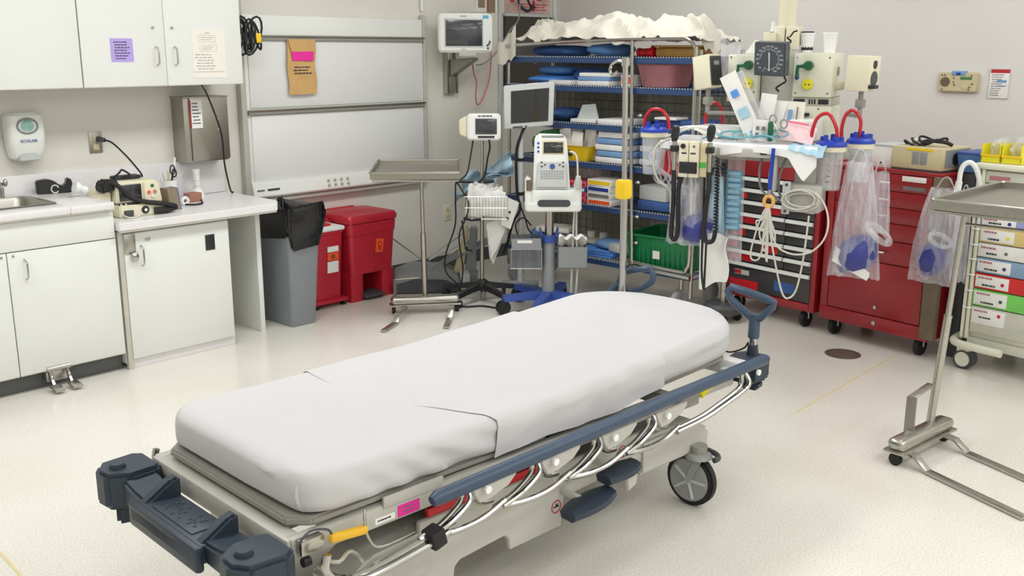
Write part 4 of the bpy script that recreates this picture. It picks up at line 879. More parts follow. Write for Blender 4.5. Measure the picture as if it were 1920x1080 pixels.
dvo = dv.xf(Matrix.Translation((0, 0, .755)) @ Matrix.Rotation(rad(-8), 4, 'X') @ Matrix.Translation((0, 0, -.755))).build('scanner', 'white_plastic', t)
TI = Matrix.Translation((0, 0, .755)) @ Matrix.Rotation(rad(-8), 4, 'X') @ Matrix.Translation((0, 0, -.755))
MB().bx(-.038, .08, -.050, -.044, .985, 1.052, .003).xf(TI).build('screen', 'screen_dark', dvo)
MB().bx(-.045, .087, -.0475, -.044, .978, 1.06, .002).xf(TI).build('screen_bezel', 'beige_plastic', dvo)
MB().bx(-.05, .085, -.048, -.04, 1.078, 1.092, .006).xf(TI).build('carry_grip', 'mid_grey', dvo)
MB().prism([(-.085, .775), (.11, .775), (.10, .93), (-.075, .93)], -.062, -.044, 'xz', .006).xf(TI).build('keypad', 'light_grey', dvo)
MB().cyl((.015, -.060, .905), (.015, -.068, .905), .016, n=18, bev=.002).xf(TI).build('round_key', 'scanner_blue', dvo)
mb = MB()
for r_ in range(4):
    for k in range(9): mb.bx(-.055 + .016 * k, -.045 + .016 * k, -.064, -.061, .83 + .014 * r_, .837 + .014 * r_)
mb.xf(TI).build('keys', 'mid_grey', dvo, kind='stuff')
for x, z in ((-.05, .93), (-.03, .915), (.06, .915), (.08, .93), (-.05, .905), (.08, .905)): MB().bx(x - .006, x + .006, -.066, -.060, z - .004, z + .004, .001).xf(TI).build('key', 'dark_grey', dvo)
for z in (.995, 1.02, 1.045): MB().cyl((-.07, -.044, z), (-.07, -.049, z), .007, n=12).xf(TI).build('blue_key', 'royal_blue', dvo)
MB().tube([(.12, -.02, 1.0), (.15, -.03, .99), (.165, -.05, .95), (.168, -.07, .84)], .006, 8, sm=5).build('probe_cable', 'cable_grey', t)
MB().bx(.155, .187, -.085, -.06, .78, .86, .008).build('probe', 'light_grey', t)
MB().tube([(.155, -.02, .65), (.15, -.03, .55), (.145, -.04, .35), (.14, -.03, .10)], .0065, 8, sm=5).build('hanging_cable', 'cable_grey', t)
MB().tube([(.168, -.02, .65), (.168, -.03, .50), (.178, -.04, .30), (.17, -.03, .10)], .0065, 8, sm=5).build('hanging_cable', 'cable_grey', t)
# two bins on the scanner cart
for i, (x0, x1, m_, lab) in enumerate(((-.235, -.045, 'smoke_hard', 'smoky clear bin hooked to the left of the scanner column'), (.056, .235, 'mid_grey', 'grey bin with white towels hooked right of the scanner column'))):
    b = thing('hanging_bin', lab, 'bin', (UX, UY, 0), AZ)
    zb, zt, y0, y1 = .285, .475, -.07, .07
    mb = MB().bx(x0, x1, y0, y1, zb, zb + .006).bx(x0, x1, y0, y0 + .004, zb, zt if i == 0 else .42).bx(x0, x1, y1 - .004, y1, zb, zt).bx(x0, x0 + .004, y0, y1, zb, zt if i == 0 else .42).bx(x1 - .004, x1, y0, y1, zb, zt if i == 0 else .42)
    mb.build('box', m_, b)
    if i == 0:
        MB().tube([(x0, y0 - .002, zb), (x1, y0 - .002, zb), (x1, y0 - .002, zt - .07), (x0, y0 - .002, zt - .07)], .004, 6, closed=True).build('edge_frame', 'light_grey', b)
        MB().prism([(x0 + .01, zt - .075), (x1, zt - .07), (x1 - .01, zt), (x0 + .0, zt - .005)], y0 - .006, y0 - .002, 'xz').build('flap', 'mid_grey', b); MB().bx(x0 + .04, x0 + .13, y0 - .009, y0 - .006, zt - .03, zt - .012).build('label_strip', 'paper_white', b)
        for k in range(5): MB().ball((x0 + .03 + .033 * k, 0, zb + .05 + .012 * (k % 2)), (.022, .04, .04), 10).build('dark_pack', 'black_plastic', b)
    else:
        MB().grid(lambda u, v: (x0 + .004 + (x1 - x0 - .008) * u, y0 + .006 + .11 * v, .415 + .075 * math.sin(PI * min(1, v * 1.2 + .3)) + .012 * math.sin(u * 17 + v * 5)), 16, 8, .003).build('towels', 'paper_white', b, ang=60)
# ================================================================ FLAT MONITOR ON POLE
MX, MY = 4.80, 4.285
t = thing('pole_monitor', 'grey flat monitor on a pole behind the bladder scanner', 'monitor', (MX, MY, 0), AZ + 3)
fr = MB().bx(-.158, .162, -.02, .02, 1.105, 1.40, .006).xf(Matrix.Translation((0, 0, 0)) @ Matrix.Rotation(rad(-2.5), 4, 'Y')).build('housing', 'grey_enamel', t) if False else MB().prism([(-.155, 1.105), (.157, 1.130), (.165, 1.405), (-.158, 1.378)], -.02, .02, 'xz', .006).build('housing', 'light_grey', t)
MB().prism([(-.112, 1.143), (.125, 1.160), (.13, 1.366), (-.112, 1.345)], -.0235, -.019, 'xz', .001).build('screen', 'screen_dark', fr)
MB().prism([(-.10, 1.113), (-.01, 1.12), (-.01, 1.131), (-.10, 1.124)], -.0225, -.019, 'xz').build('button_strip', 'dark_grey', fr); MB().prism([(-.01, 1.385), (.06, 1.39), (.06, 1.397), (-.01, 1.392)], -.0225, -.019, 'xz').build('logo_bar', 'paper_white', fr)
MB().cyl((-.03, -.021, 1.124), (-.03, -.024, 1.124), .007, n=12).build('power_key', 'light_grey', fr)
MB().cyl((-.045, .03, .10), (-.045, .03, 1.20), .019, n=16).build('pole', 'light_grey', t)
MB().bx(-.07, .02, .015, .05, 1.16, 1.26, .006).build('mount', 'dark_grey', t)
for z in (.90, .68): MB().cyl((-.045, .03, z), (-.045, .03, z + .02), .023, n=14).build('cable_tie', 'black_rubber', t)
MB().tube([(-.02, .01, 1.12), (-.05, -.0, 1.06), (-.075, .01, .95), (-.07, .01, .70), (-.05, -.005, .60), (-.10, -.02, .50), (-.13, -.01, .38), (-.16, .0, .30)], .009, 8, sm=6).build('cable', 'black_rubber', t)
MB().tube([(-.05, -.01, .62), (-.02, -.03, .54), (-.0, -.03, .47), (.03, -.03, .42), (.0, -.02, .38), (-.06, -.03, .42), (-.08, -.03, .50), (-.03, -.04, .54), (.02, -.04, .49)], .005, 7, sm=6).build('cable_coil', 'black_rubber', t)
MB().box((-.045, .03, .09), (.24, .06, .035), .012).box((-.045, .03, .09), (.06, .24, .035), .012).build('base', 'mid_grey', t)
for dx, dy in ((-.11, 0), (.11, 0), (0, .11), (0, -.11)): MB().cyl((-.045 + dx - .012, .03 + dy, .036), (-.045 + dx + .012, .03 + dy, .036), .036, n=18).build('caster', 'dark_grey', t)
# ================================================================ grey folded step platform by the wall
t = thing('floor_scale', 'low grey platform with ramp panels on the floor behind the tray stand', 'platform', (4.55, 4.97, 0), -40)
rgs = []
MB().prism([(-.24, .02), (.20, .02), (.20, .10), (.12, .15), (-.12, .16), (-.24, .11)], -.16, .14, 'xz', .01).build('platform', 'mid_grey', t)
MB().prism([(-.25, .005), (.19, .005), (.19, .05), (.10, .09), (-.10, .10), (-.25, .06)], -.19, -.165, 'xz', .006).build('front_skirt', 'dark_grey', t)
MB().bx(.205, .27, -.15, .02, .01, .12, .004).build('end_box', 'light_grey', t)
MB().prism([(.10, .16), (.42, .30), (.43, .33), (.14, .20)], -.02, .12, 'xz', .004).build('ramp_panel', 'mid_grey', t); MB().prism([(.0, .16), (.30, .30), (.31, .31), (.02, .18)], .12, .16, 'xz', .003).build('ramp_panel', 'light_grey', t)
for p in ([(-.28, .10, .36), (.0, .0, .16), (.16, -.10, .125)], [(-.05, .05, .17), (.34, .17, .40)], [(.0, -.10, .15), (.3, .1, .30)]): MB().tube(p, .005, 7).build('rod', 'steel', t)
MB().tube([(-.26, .02, .01), (-.2, -.14, .008), (-.1, -.2, .008), (.0, -.18, .008), (.1, -.24, .01)], .006, 7, sm=6).build('floor_lead', 'black_rubber', bpy.data.objects['vitals_cart'])
t = thing('wedge_panel', 'beige wedge panel standing on the floor behind the vitals pole', 'panel', (4.74, 4.80, 0), AZ)
MB().prism([(-.09, .10), (-.02, .10), (.02, .40), (.0, .42)], -.01, .10, 'xz', .004).build('panel', 'beige_plastic', t); MB().prism([(-.02, .0), (.06, .0), (.08, .40), (.03, .41)], .0, .11, 'xz', .004).build('side_panel', 'mid_grey', t); MB().bx(-.10, .08, -.01, .11, 0, .10, .004).build('foot', 'mid_grey', t)
# ================================================================ WIRE SHELF CART (local x = right in the photo, y = away, front at y=0)
SX, SY = 5.08, 3.97
SH = thing('wire_shelf_cart', 'tall blue wire shelving cart with chrome frame in the corner', 'shelving', (SX, SY, 0), -90)
SD = .50
LEV = [1.552, 1.372, 1.135, .89, .615, .265]
for x in (-.755, .755):
    for y in (.015, SD - .015):
        MB().cyl((x, y, .12), (x, y, 1.60), .0125, n=12).build('post', 'steel', SH)
for li, z in enumerate(LEV):
    mb = MB()
    for dz in (0, -.03):
        mb.tube([(-.76, .0, z + dz), (.76, .0, z + dz), (.76, SD, z + dz), (-.76, SD, z + dz)], .004, 6, closed=True)
    mb.bx(-.755, .755, -.002, .002, z - .032, z + .004)
    for k in range(40): mb.tube([(-.74 + 1.48 * k / 39, 0, z), (-.74 + 1.48 * k / 39, SD, z)], .0022, 4)
    for y in (.12, .25, .38): mb.tube([(-.75, y, z - .004), (.75, y, z - .004)], .003, 5)
    s_ = mb.build('shelf', 'shelf_blue', SH)
    mb = MB()
    for k in range(76): mb.box((-.75 + 1.5 * k / 75, -.003, z + .004), (.007, .005, .007))
    mb.build('wire_ends', 'light_grey', s_, kind='stuff')
mb = MB()
for k in range(9): mb.tube([(.755, .03 + .44 * k / 8, .30), (.755, .03 + .44 * k / 8, 1.56)], .0022, 5)
for k in range(22): mb.tube([(.755, .02, .30 + .06 * k), (.755, SD - .02, .30 + .06 * k)], .0022, 5)
mb.build('end_mesh', 'wire_grey', SH, kind='stuff')
mb = MB()
for k in range(26): mb.tube([(-.74 + 1.48 * k / 25, SD - .005, .30), (-.74 + 1.48 * k / 25, SD - .005, 1.56)], .0022, 5)
for k in range(22): mb.tube([(-.75, SD - .002, .30 + .06 * k), (.75, SD - .002, .30 + .06 * k)], .0022, 5)
mb.build('back_mesh', 'wire_grey', SH, kind='stuff')
MB().grid(lambda u, v: (-.76 + 1.52 * u, SD + .012 + .006 * math.sin(u * 22 + v * 3), .20 + 1.36 * v), 40, 8, .002).build('back_shade_sheet', 'shade_olive', SH, ang=60)  # added dark sheet, stands in for the shaded wall behind the shelves
# chrome front frame
MB().tube([(-.74, -.03, 1.625), (-.3, -.03, 1.645), (.2, -.03, 1.658), (.62, -.03, 1.662), (.70, -.03, 1.655), (.745, -.03, 1.61), (.752, -.03, 1.55), (.755, -.03, .95), (.765, -.03, .45)], .011, 10, sm=4).build('frame_tube', 'chrome', SH)
MB().tube([(.765, -.03, .50), (.765, -.03, .36), (.745, -.03, .31), (.70, -.03, .288), (.33, -.03, .30)], .011, 10, sm=4).build('frame_tube', 'chrome', SH)
MB().tube([(.30, -.03, 1.655), (.315, -.03, 1.0), (.345, -.03, .29)], .012, 12).build('frame_upright', 'chrome', SH)
MB().bx(.325, .365, -.045, -.015, .285, .31, .004).build('frame_clamp', 'steel', SH)
MB().tube([(.33, -.03, .27), (.62, -.03, .262), (.775, -.03, .258)], .013, 10).build('bumper_tube', 'chrome', SH)
for x in (-.70, .66):
    for y in (.06, .44):
        c = MB().cyl((x, y, .15), (x, y, .235), .014).build('caster', 'steel', SH)
        MB().cyl((x - .017, y - .03, .075), (x + .017, y - .03, .075), .075, n=26, bev=.005).build('wheel', 'wheel_grey', c)
        MB().tube([(x - .022, y - .03, .075), (x - .022, y - .01, .155), (x + .022, y - .01, .155), (x + .022, y - .03, .075)], .006, 6).build('fork', 'steel', c)
for z in (1.21, .80, .42, .585): MB().ball((.36, -.015, z), (.02, .012, .012), 10).build('clip', 'chrome', SH)
# ---------------- contents
G = 'supplies on the wire shelves'
def S(x, y, z): return (SX + y, SY - x, z)
def lump(name, m_, label, cat, x, y, z, rx, ry, rz_, seed=0, amp=.18, flat=True):
    t_ = bmesh.new(); bmesh.ops.create_icosphere(t_, subdivisions=3, radius=1.0)
    for v in t_.verts:
        n_ = 1 + amp * noise.noise(v.co * 1.8 + Vector((seed * 3.1, seed, 0))); c = v.co * n_
        c.x = math.copysign(abs(c.x) ** .7, c.x); c.z = math.copysign(abs(c.z) ** .75, c.z)
        v.co = Vector((c.x * rx, c.y * ry, max(-rz_, min(rz_ * 1.1, c.z * rz_)) + rz_))
    mb = MB(); mb._add(t_)
    return solo(mb, name, m_, label, cat, S(x, y, z), -90, G, ang=60)
def pack(name, m_, label, cat, x, y, z, w_, d_, h_, rz=0, group=G, bev=.006, band=None):
    if band:
        t = thing(name, label, cat, S(x, y, z), -90 + rz, group)
        MB().bx(-w_ / 2, w_ / 2, -d_ / 2, d_ / 2, 0, h_, bev).build('body', m_, t)
        MB().bx(-w_ / 2 + .008, w_ / 2 - .008, -d_ / 2 - .001, -d_ / 2 + .002, h_ * .2, h_ * .8).build('label_band', band, t)
        return t
    return solo(MB().bx(-w_ / 2, w_ / 2, -d_ / 2, d_ / 2, 0, h_, bev), name, m_, label, cat, S(x, y, z), -90 + rz, group)
z0 = LEV[0] + .005
lump('wrapped_pack', 'wrap_blue_dark', 'long blue wrapped pack at the left of the top shelf', 'pack', -.45, .22, z0, .23, .16, .036, 1)
lump('wrapped_pack', 'wrap_blue', 'rounded blue wrapped pack in the middle of the top shelf', 'pack', -.03, .20, z0, .14, .15, .042, 2)
t = thing('red_valve', 'red plastic valve on the top shelf beside the jar', 'valve', S(.30, .14, z0), -90, G)
MB().cyl((-.06, 0, .028), (.02, 0, .028), .022, .026, 16).cyl((.02, 0, .028), (.055, 0, .028), .032, n=18, bev=.004).cyl((.03, 0, .05), (.03, 0, .07), .01, n=10).build('body', 'red_bright', t)
MB().cyl((-.075, 0, .028), (-.055, 0, .028), .026, n=16).build('cap', 'red_tube', t)
t = thing('amber_container', 'long amber plastic container at the right end of the top shelf', 'container', S(.53, .2, z0), -90, G)
MB().bx(-.165, .165, -.09, .09, 0, .058, .02).build('body', 'amber_jar', t); MB().bx(-.17, .17, -.095, .095, .058, .07, .006).build('lid', 'kraft', t)
pack('clear_box', 'clear_film', 'clear plastic box standing between the red valve and amber container', 'box', .34, .36, z0, .05, .10, .07)
# crumpled sheets on top
t = thing('crumpled_sheet', 'heap of crumpled cream sheets on top of the wire shelves', 'sheet', S(0, 0, 0), -90)
PROF = [(-.83, 1.52), (-.80, 1.56), (-.73, 1.66), (-.66, 1.70), (-.60, 1.80), (-.53, 1.80), (-.42, 1.755), (-.28, 1.775), (-.10, 1.80), (.06, 1.825), (.15, 1.79), (.28, 1.78), (.38, 1.80), (.52, 1.775), (.60, 1.80), (.66, 1.79), (.71, 1.70), (.75, 1.655)]
def prof(x):
    for (a, za), (b, zb) in zip(PROF[:-1], PROF[1:]):
        if x <= b: return za + (zb - za) * max(0, (x - a) / (b - a))
    return PROF[-1][1]
def crump(u, v):
    x = -.83 + 1.58 * u; top = prof(x); lowz = min(1.665, top)
    k = math.sin(PI * min(1, v * 1.25)) ** .8
    y = -.015 + .5 * v + .03 * noise.noise(Vector((x * 5, v * 3, 1)))
    rg = 1 - abs(noise.noise(Vector((x * 6 + v * 3, v * 5 - x * 2, .5)))) * 2
    rg2 = 1 - abs(noise.noise(Vector((x * 13 - v * 6, v * 10 + x * 3, 2.5)))) * 2
    z = lowz + (top - lowz) * k * (.72 + .30 * rg) + .030 * (rg - .5) + .016 * (rg2 - .5)
    if x < -.70: z = min(z, top + .005) - .05 * max(0, (.3 - v)) 
    return (x, y, z)
MB().grid(crump, 110, 34, .003).build('cloth', 'sheet_cream', t, ang=80)
def fold(u, v):
    x = -.82 + .17 * u; return (x, -.03 - .01 * math.sin(u * 9), 1.49 + .06 * u + (.13 + .07 * u) * v + .012 * math.sin(u * 14))
MB().grid(fold, 14, 8, .003).build('hanging_corner', 'sheet_cream', t, ang=80)
MB().grid(lambda u, v: (.62 + .05 * u + .12 * v, .06 + .10 * u + .03 * v, 1.79 - .20 * v ** 1.5 + .02 * math.sin(u * 8)), 8, 14, .004).build('hanging_strip', 'sheet_cream', t, ang=80)
solo(MB().grid(lambda u, v: (.64 + .30 * u, .22 + .05 * math.sin(u * 7 + v * 3), 1.70 - .30 * v - .10 * u + .04 * math.sin(v * 6 + u * 4)), 16, 16, .001), 'plastic_wrap', 'clear_film', 'clear plastic wrap hanging over the right end of the shelves', 'wrap', S(0, 0, 0), -90, ang=70)
# second shelf
z1 = LEV[1] + .005
lump('wrapped_pack', 'wrap_blue', 'folded blue towel pack on the second shelf, on top at left', 'pack', -.50, .24, z1 + .055, .13, .12, .032, 3)
lump('wrapped_pack', 'pad_blue', 'flat blue towel pack at the bottom left of the second shelf', 'pack', -.52, .22, z1, .18, .15, .028, 4)
lump('wrapped_pack', 'wrap_blue_dark', 'dark blue bundle at the back of the second shelf', 'pack', -.28, .33, z1, .12, .12, .055, 5)
for i, (x, w_, h_, z, lab) in enumerate(((-.33, .20, .028, z1, 'flat white pack with blue edge at left on the second shelf'), (-.06, .26, .030, z1, 'wide white pack low in the stack on the second shelf'), (-.06, .25, .026, z1 + .03, 'blue sterile pack in the middle of the second shelf stack'), (-.05, .25, .024, z1 + .056, 'white pack on top of the second shelf stack'))):
    pack('sterile_pack', ['paper_white', 'paper_white', 'pack_blue', 'paper_white'][i], lab, 'pack', x, .16, z, w_, .22, h_, 3 * i - 4, G)
pack('carton', 'paper_white', 'small white carton with an orange end on the second shelf', 'box', .17, .15, z1, .09, .10, .07, 0, G, .002, 'orange_label')
t = thing('basin', 'mauve plastic wash basin on the second shelf', 'basin', S(.37, .24, z1), -90, G)
MB().loft([[(px, py, 0) for px, py in rrect(.115, .12, .05)], [(px, py, .13) for px, py in rrect(.14, .145, .05)], [(px, py, .137) for px, py in rrect(.15, .155, .05)], [(px, py, .137) for px, py in rrect(.138, .142, .05)], [(px, py, .012) for px, py in rrect(.112, .117, .05)]]).build('bowl', 'mauve_basin', t)
# third shelf
z2 = LEV[2] + .005
lump('wrapped_pack', 'wrap_blue_dark', 'crumpled dark blue wrap at the left of the third shelf', 'pack', -.42, .22, z2, .10, .12, .04, 6)
t = thing('open_carton', 'white open carton with a raised lid on the third shelf', 'box', S(-.14, .12, z2), -86, G)
MB().bx(-.10, .10, -.07, .07, 0, .022, .003).build('tray', 'paper_white', t); MB().prism([(-.08, .022), (.09, .022), (.06, .12), (-.04, .11)], -.02, -.014, 'xz').build('lid', 'light_grey', t)
pack('blue_box', 'wrap_blue_dark', 'dark blue flat box at the right of the third shelf', 'box', .56, .22, z2, .34, .24, .045)
pack('sterile_pack', 'paper_white', 'white envelope pack on the right of the third shelf', 'pack', .50, .12, z2 + .046, .16, .14, .014)
# fourth shelf
z3 = LEV[3] + .005
lump('wrapped_pack', 'green_wrap', 'green wrapped bundle behind the bladder scanner on the fourth shelf', 'pack', -.50, .26, z3, .20, .16, .085, 7)
t = thing('supply_bin', 'yellow tub filled with clear packets on the fourth shelf', 'bin', S(-.165, .10, z3), -90, G)
MB().loft([[(px, py, 0) for px, py in rrect(.095, .09, .02)], [(px, py, .095) for px, py in rrect(.13, .12, .02)], [(px, py, .10) for px, py in rrect(.14, .13, .02)], [(px, py, .10) for px, py in rrect(.128, .118, .02)], [(px, py, .01) for px, py in rrect(.092, .088, .02)]]).build('tub', 'yellow_plastic', t)
for z in (.03, .062): MB().bx(-.045, -.012, -.112, -.098, z, z + .024, .002).build('mark', 'ink', t)
for k, (x, y, ry_, h_, m_) in enumerate(((-.09, -.03, -14, .19, 'paper_white'), (-.04, .0, -5, .20, 'clear_film'), (.02, .02, 8, .24, 'paper_cream'), (.07, -.02, 18, .17, 'clear_film'), (-.01, -.06, 3, .17, 'paper_white'), (.09, .03, 22, .2, 'paper_cream'))):
    o = solo(MB().bx(-.045, .045, -.006, .006, 0, h_, .004), 'packet', m_, ['white packet leaning left in the yellow tub', 'clear packet in the yellow tub', 'tall cream packet at the back of the yellow tub', 'clear packet leaning right in the yellow tub', 'white packet at the front of the yellow tub', 'cream packet leaning far right in the yellow tub'][k], 'packet', (0, 0, 0), 0, 'packets in the yellow tub')
    o.matrix_world = Matrix.Translation(S(-.165 + x, .10 + y, z3 + .015)) @ Matrix.Rotation(rad(-90), 4, 'Z') @ Matrix.Rotation(rad(ry_), 4, 'Y')
names = ['lowest', 'second lowest', 'third', 'fourth', 'fifth', 'sixth', 'topmost']
for k in range(7):
    pack('sterile_pack', ['paper_white', 'pack_blue', 'paper_white', 'pack_blue', 'paper_white', 'pack_blue', 'paper_white'][k], 'flat sterile pack beside the yellow tub, %s in its stack' % names[k], 'pack', .12 + .01 * math.sin(k * 2), .14, z3 + .040 * k, .27 - .006 * k, .22, .037, (k * 37 % 9) - 4, 'stack of sterile packs on the fourth shelf', .008)
for k in range(6):
    pack('folded_linen', ['paper_white', 'wrap_blue', 'paper_white', 'wrap_blue_dark', 'paper_white', 'wrap_blue'][k], 'folded linen behind the chrome upright, %s in its stack' % names[k], 'linen', .37, .2, z3 + .042 * k, .16, .22, .04, (k * 29 % 7) - 3, 'stack of folded linen on the fourth shelf', .01)
# fifth shelf
z4 = LEV[4] + .005
for k in range(4):
    pack('small_carton', ['pack_pink', 'pack_pink', 'wrap_blue_dark', 'pack_pink'][k], 'flat printed carton right of the scanner, %s in its stack' % names[k], 'box', -.20, .12, z4 + .034 * k, .22, .18, .033, (k % 2) * 2, 'stack of pink cartons on the fifth shelf', .002, 'paper_white' if k == 2 else 'ink_red')
    pack('small_carton', 'paper_white', 'white carton before the chrome upright, %s in its stack' % names[k], 'box', .04, .11, z4 + .042 * k, .19, .2, .04, -(k % 3) * 2, 'stack of white cartons on the fifth shelf', .002, ['orange_label', 'ink_soft', 'ink_blue', 'yellow_plastic'][k])
pack('clear_bag_pack', 'clear_film', 'crumpled clear bag lying behind the pink cartons', 'bag', -.20, .24, z4 + .14, .2, .14, .07, 12)
pack('grey_pack', 'light_grey', 'grey wrapped pack on the right of the fifth shelf', 'pack', .42, .2, z4 + .06, .22, .24, .09, -6); pack('blue_pack', 'wrap_blue_dark', 'dark blue pack under the grey pack on the fifth shelf', 'pack', .43, .2, z4, .26, .26, .058, 3)
# bottom shelf
z5 = LEV[5] + .005
lump('wrapped_pack', 'wrap_blue', 'blue wrapped pack at the left end of the bottom shelf', 'pack', -.50, .2, z5, .16, .16, .06, 8)
pack('paper_stack', 'paper_cream', 'tilted cream paper sheaf on the bottom shelf', 'paper', -.40, .12, z5 + .12, .24, .2, .03, 20)
t = thing('dressing_tray', 'cream tray of white jars on the bottom shelf', 'tray', S(-.13, .22, z5 + .055), -90, G)
MB().bx(-.11, .11, -.08, .08, 0, .03, .01).build('tray', 'cream_plastic', t)
for x in (-.05, .055): MB().cyl((x, 0, .03), (x, 0, .075), .028, n=16, bev=.004).build('jar', 'white_plastic', t)
for k in range(3): pack('blue_pad', 'pad_blue', 'folded light blue pad on the bottom shelf, %s in its pile' % names[k], 'pad', -.04 + .02 * k, .16, z5 + .018 * k, .34 - .03 * k, .26, .017, 4 * k, 'blue pads on the bottom shelf', .006)
lump('wrapped_pack', 'pack_blue', 'pale blue crumpled wrap lying on the blue pads', 'pack', .06, .14, z5 + .055, .12, .10, .03, 9)
pack('folded_linen', 'light_grey', 'grey folded linen leaning on the chrome upright of the bottom shelf', 'linen', .20, .12, z5 + .056, .15, .2, .05, -12)
t = thing('storage_crate', 'green plastic crate with a blank label on the bottom shelf', 'crate', S(.50, .20, z5), -88, G)
mb = MB(); hx, hy, h_ = .23, .20, .20
mb.loft([[(px, py, 0) for px, py in rrect(hx - .015, hy - .015, .01, 2)], [(px, py, h_) for px, py in rrect(hx, hy, .01, 2)], [(px, py, h_) for px, py in rrect(hx - .006, hy - .006, .01, 2)], [(px, py, .006) for px, py in rrect(hx - .02, hy - .02, .01, 2)]])
mb.build('tub', 'green_bin', t)
MB().tube([(px, py, h_) for px, py in rrect(hx + .006, hy + .006, .015, 3)], .008, 8, closed=True).build('rim', 'green_bin', t)
for k in range(12): MB().bx(-.20 + .036 * k, -.192 + .036 * k, -hy + .002, -hy + .014, .01, h_ - .02).build('rib', 'green_bin', t)
MB().box((-.0, -hy - .001, .09), (.05, .004, .05), 0, (2, 0, 0)).build('label', 'paper_cream', t)
# ================================================================ CEILING EQUIPMENT BOOM
BX, BY, BR = 4.71, 2.43, -76
_ca, _sa = math.cos(rad(BR)), math.sin(rad(BR))
def Bw(x, y, z): return (BX + _ca * x - _sa * y, BY + _sa * x + _ca * y, z)
def bt(name, label, cat, group=None): return thing(name, label, cat, (BX, BY, 0), BR, group)
B = bt('equipment_boom', 'cream ceiling-mounted medical boom with gas outlets before the red carts', 'equipment boom')
MB().cyl((-.05, .02, 1.70), (-.05, .02, CEIL), .043, n=28).build('ceiling_column', 'cream_plastic', B)
MB().bx(-.10, -.045, -.04, .08, 1.60, 1.715, .008).bx(-.04, .022, -.04, .08, 1.60, 1.715, .008).build('collar', 'cream_plastic', B)
MB().bx(-.145, .02, -.05, .12, 1.30, 1.60, .004).build('spine', 'grey_enamel', B)
lb = MB().bx(-.305, -.15, -.10, .14, 1.345, 1.578, .006).build('outlet_box', 'cart_cream', B)
rb = MB().bx(.025, .212, -.10, .15, 1.375, 1.587, .006).build('outlet_box', 'cart_cream', B)
for (p, xs) in ((lb, (-.29, -.165)), (rb, (.04, .195))):
    for x in xs:
        for z in (1.395, 1.565): MB().cyl((x, -.10, z), (x, -.1025, z), .004, n=10).build('screw', 'dark_grey', p)
MB().cyl((.212, .03, 1.50), (.216, .03, 1.50), .022, n=18).build('side_vent', 'mid_grey', rb)
MB().bx(.02, .21, -.085, .14, 1.335, 1.374, .002).build('slot_band', 'cabinet_edge', B)
for k, (a, b) in enumerate(((.03, .085), (.105, .112), (.118, .124), (.13, .138), (.15, .20))): MB().bx(a, b, -.088, -.084, 1.342, 1.366, .001).build('slot', 'black_plastic', B)
lo_ = MB().bx(.02, .215, -.09, .14, 1.10, 1.334, .005).build('lower_box', 'cart_cream', B)
MB().bx(.03, .115, -.11, -.09, 1.285, 1.30, .003).build('bracket', 'black_plastic', lo_)
for x in (.06, .155): MB().cyl((x, -.09, 1.32), (x, -.0925, 1.32), .004, n=10).build('screw', 'dark_grey', lo_)
for x, p in ((-.197, lb), (.098, rb)):
    v = MB().cyl((x, -.10, 1.527), (x, -.135, 1.527), .024, .020, 18, bev=.003).build('gas_valve', 'valve_green', p)
    MB().cyl((x - .05, -.12, 1.522), (x, -.12, 1.527), .008, n=10).cyl((x - .05, -.12, 1.475), (x - .05, -.12, 1.53), .010, .006, 12).build('valve_adapter', 'valve_green', p)
    MB().cyl((x - .05, -.12, 1.53), (x - .048, -.12, 1.625), .010, n=12).build('flow_tube', 'clear_hard', p)
    MB().ball((x - .05, -.12, 1.47), (.011, .011, .012), 10).build('valve_nut', 'ink_blue', p)
    y_ = MB().cyl((x, -.10, 1.437), (x, -.118, 1.437), .026, n=20, bev=.004).build('air_outlet', 'yellow_bin', p)
    for dx in (-.008, .01): MB().cyl((x + dx, -.117, 1.437), (x + dx, -.1195, 1.437), .004, n=8).build('port', 'dark_grey', p)
# blood pressure gauge
t = bt('pressure_gauge', 'square grey wall blood pressure gauge on the boom', 'gauge')
TG = Matrix.Translation((-.05, -.24, 1.56)) @ Euler((rad(8), rad(2), rad(-10))).to_matrix().to_4x4()
MB().prism(rrect(.079, .079, .006, 3), -.025, .03, 'xz', .004).xf(TG).build('case', 'gauge_face', t)
mk = MB()
for k in range(40):
    a = rad(-60 + 300 * k / 39 - 60); r0 = .046 if k % 4 else .042
    mk.tube([(r0 * math.cos(a), -.0262, r0 * math.sin(a)), (.051 * math.cos(a), -.0262, .051 * math.sin(a))], .0011, 4)
mk.xf(TG).build('scale_marks', 'gauge_marks', t, kind='stuff')
for k in range(0, 301, 20):
    a = rad(240 - k * 300 / 300 * 1.0)
    o = text(str(k), .0125, 'gauge_marks', t, 0, 0, 0, name='number', align='CENTER', depth=.0002)
    o.matrix_local = TG @ Matrix.Translation((.062 * math.cos(a), -.0262, .062 * math.sin(a) - .0045)) @ Matrix.Rotation(rad(90), 4, 'X')
MB().tube([(0, -.028, -.03), (-.004, -.028, .035)], .0014, 5).xf(TG).build('needle', 'gauge_marks', t); MB().bx(-.003, .003, -.0275, -.0255, -.055, .03).xf(TG).build('centre_tube', 'light_grey', t)
MB().cyl((-.05, -.21, 1.54), (-.05, -.05, 1.52), .014).build('mount_arm', 'grey_enamel_dark', t)
MB().tube(helix((.02, -.20, 1.66), (-.0, -.19, 1.54), .010, 4), .0042, 6).tube([(.05, -.18, 1.69), (.035, -.19, 1.685), (.02, -.20, 1.66)], .0042, 6).build('coil_tube', 'black_rubber', t)
MB().tube([(.01, -.22, 1.475), (.02, -.22, 1.455), (.0, -.22, 1.44), (-.015, -.22, 1.43), (-.025, -.22, 1.42), (-.01, -.22, 1.405)], .005, 6, sm=3).build('tail_tube', 'black_rubber', t)
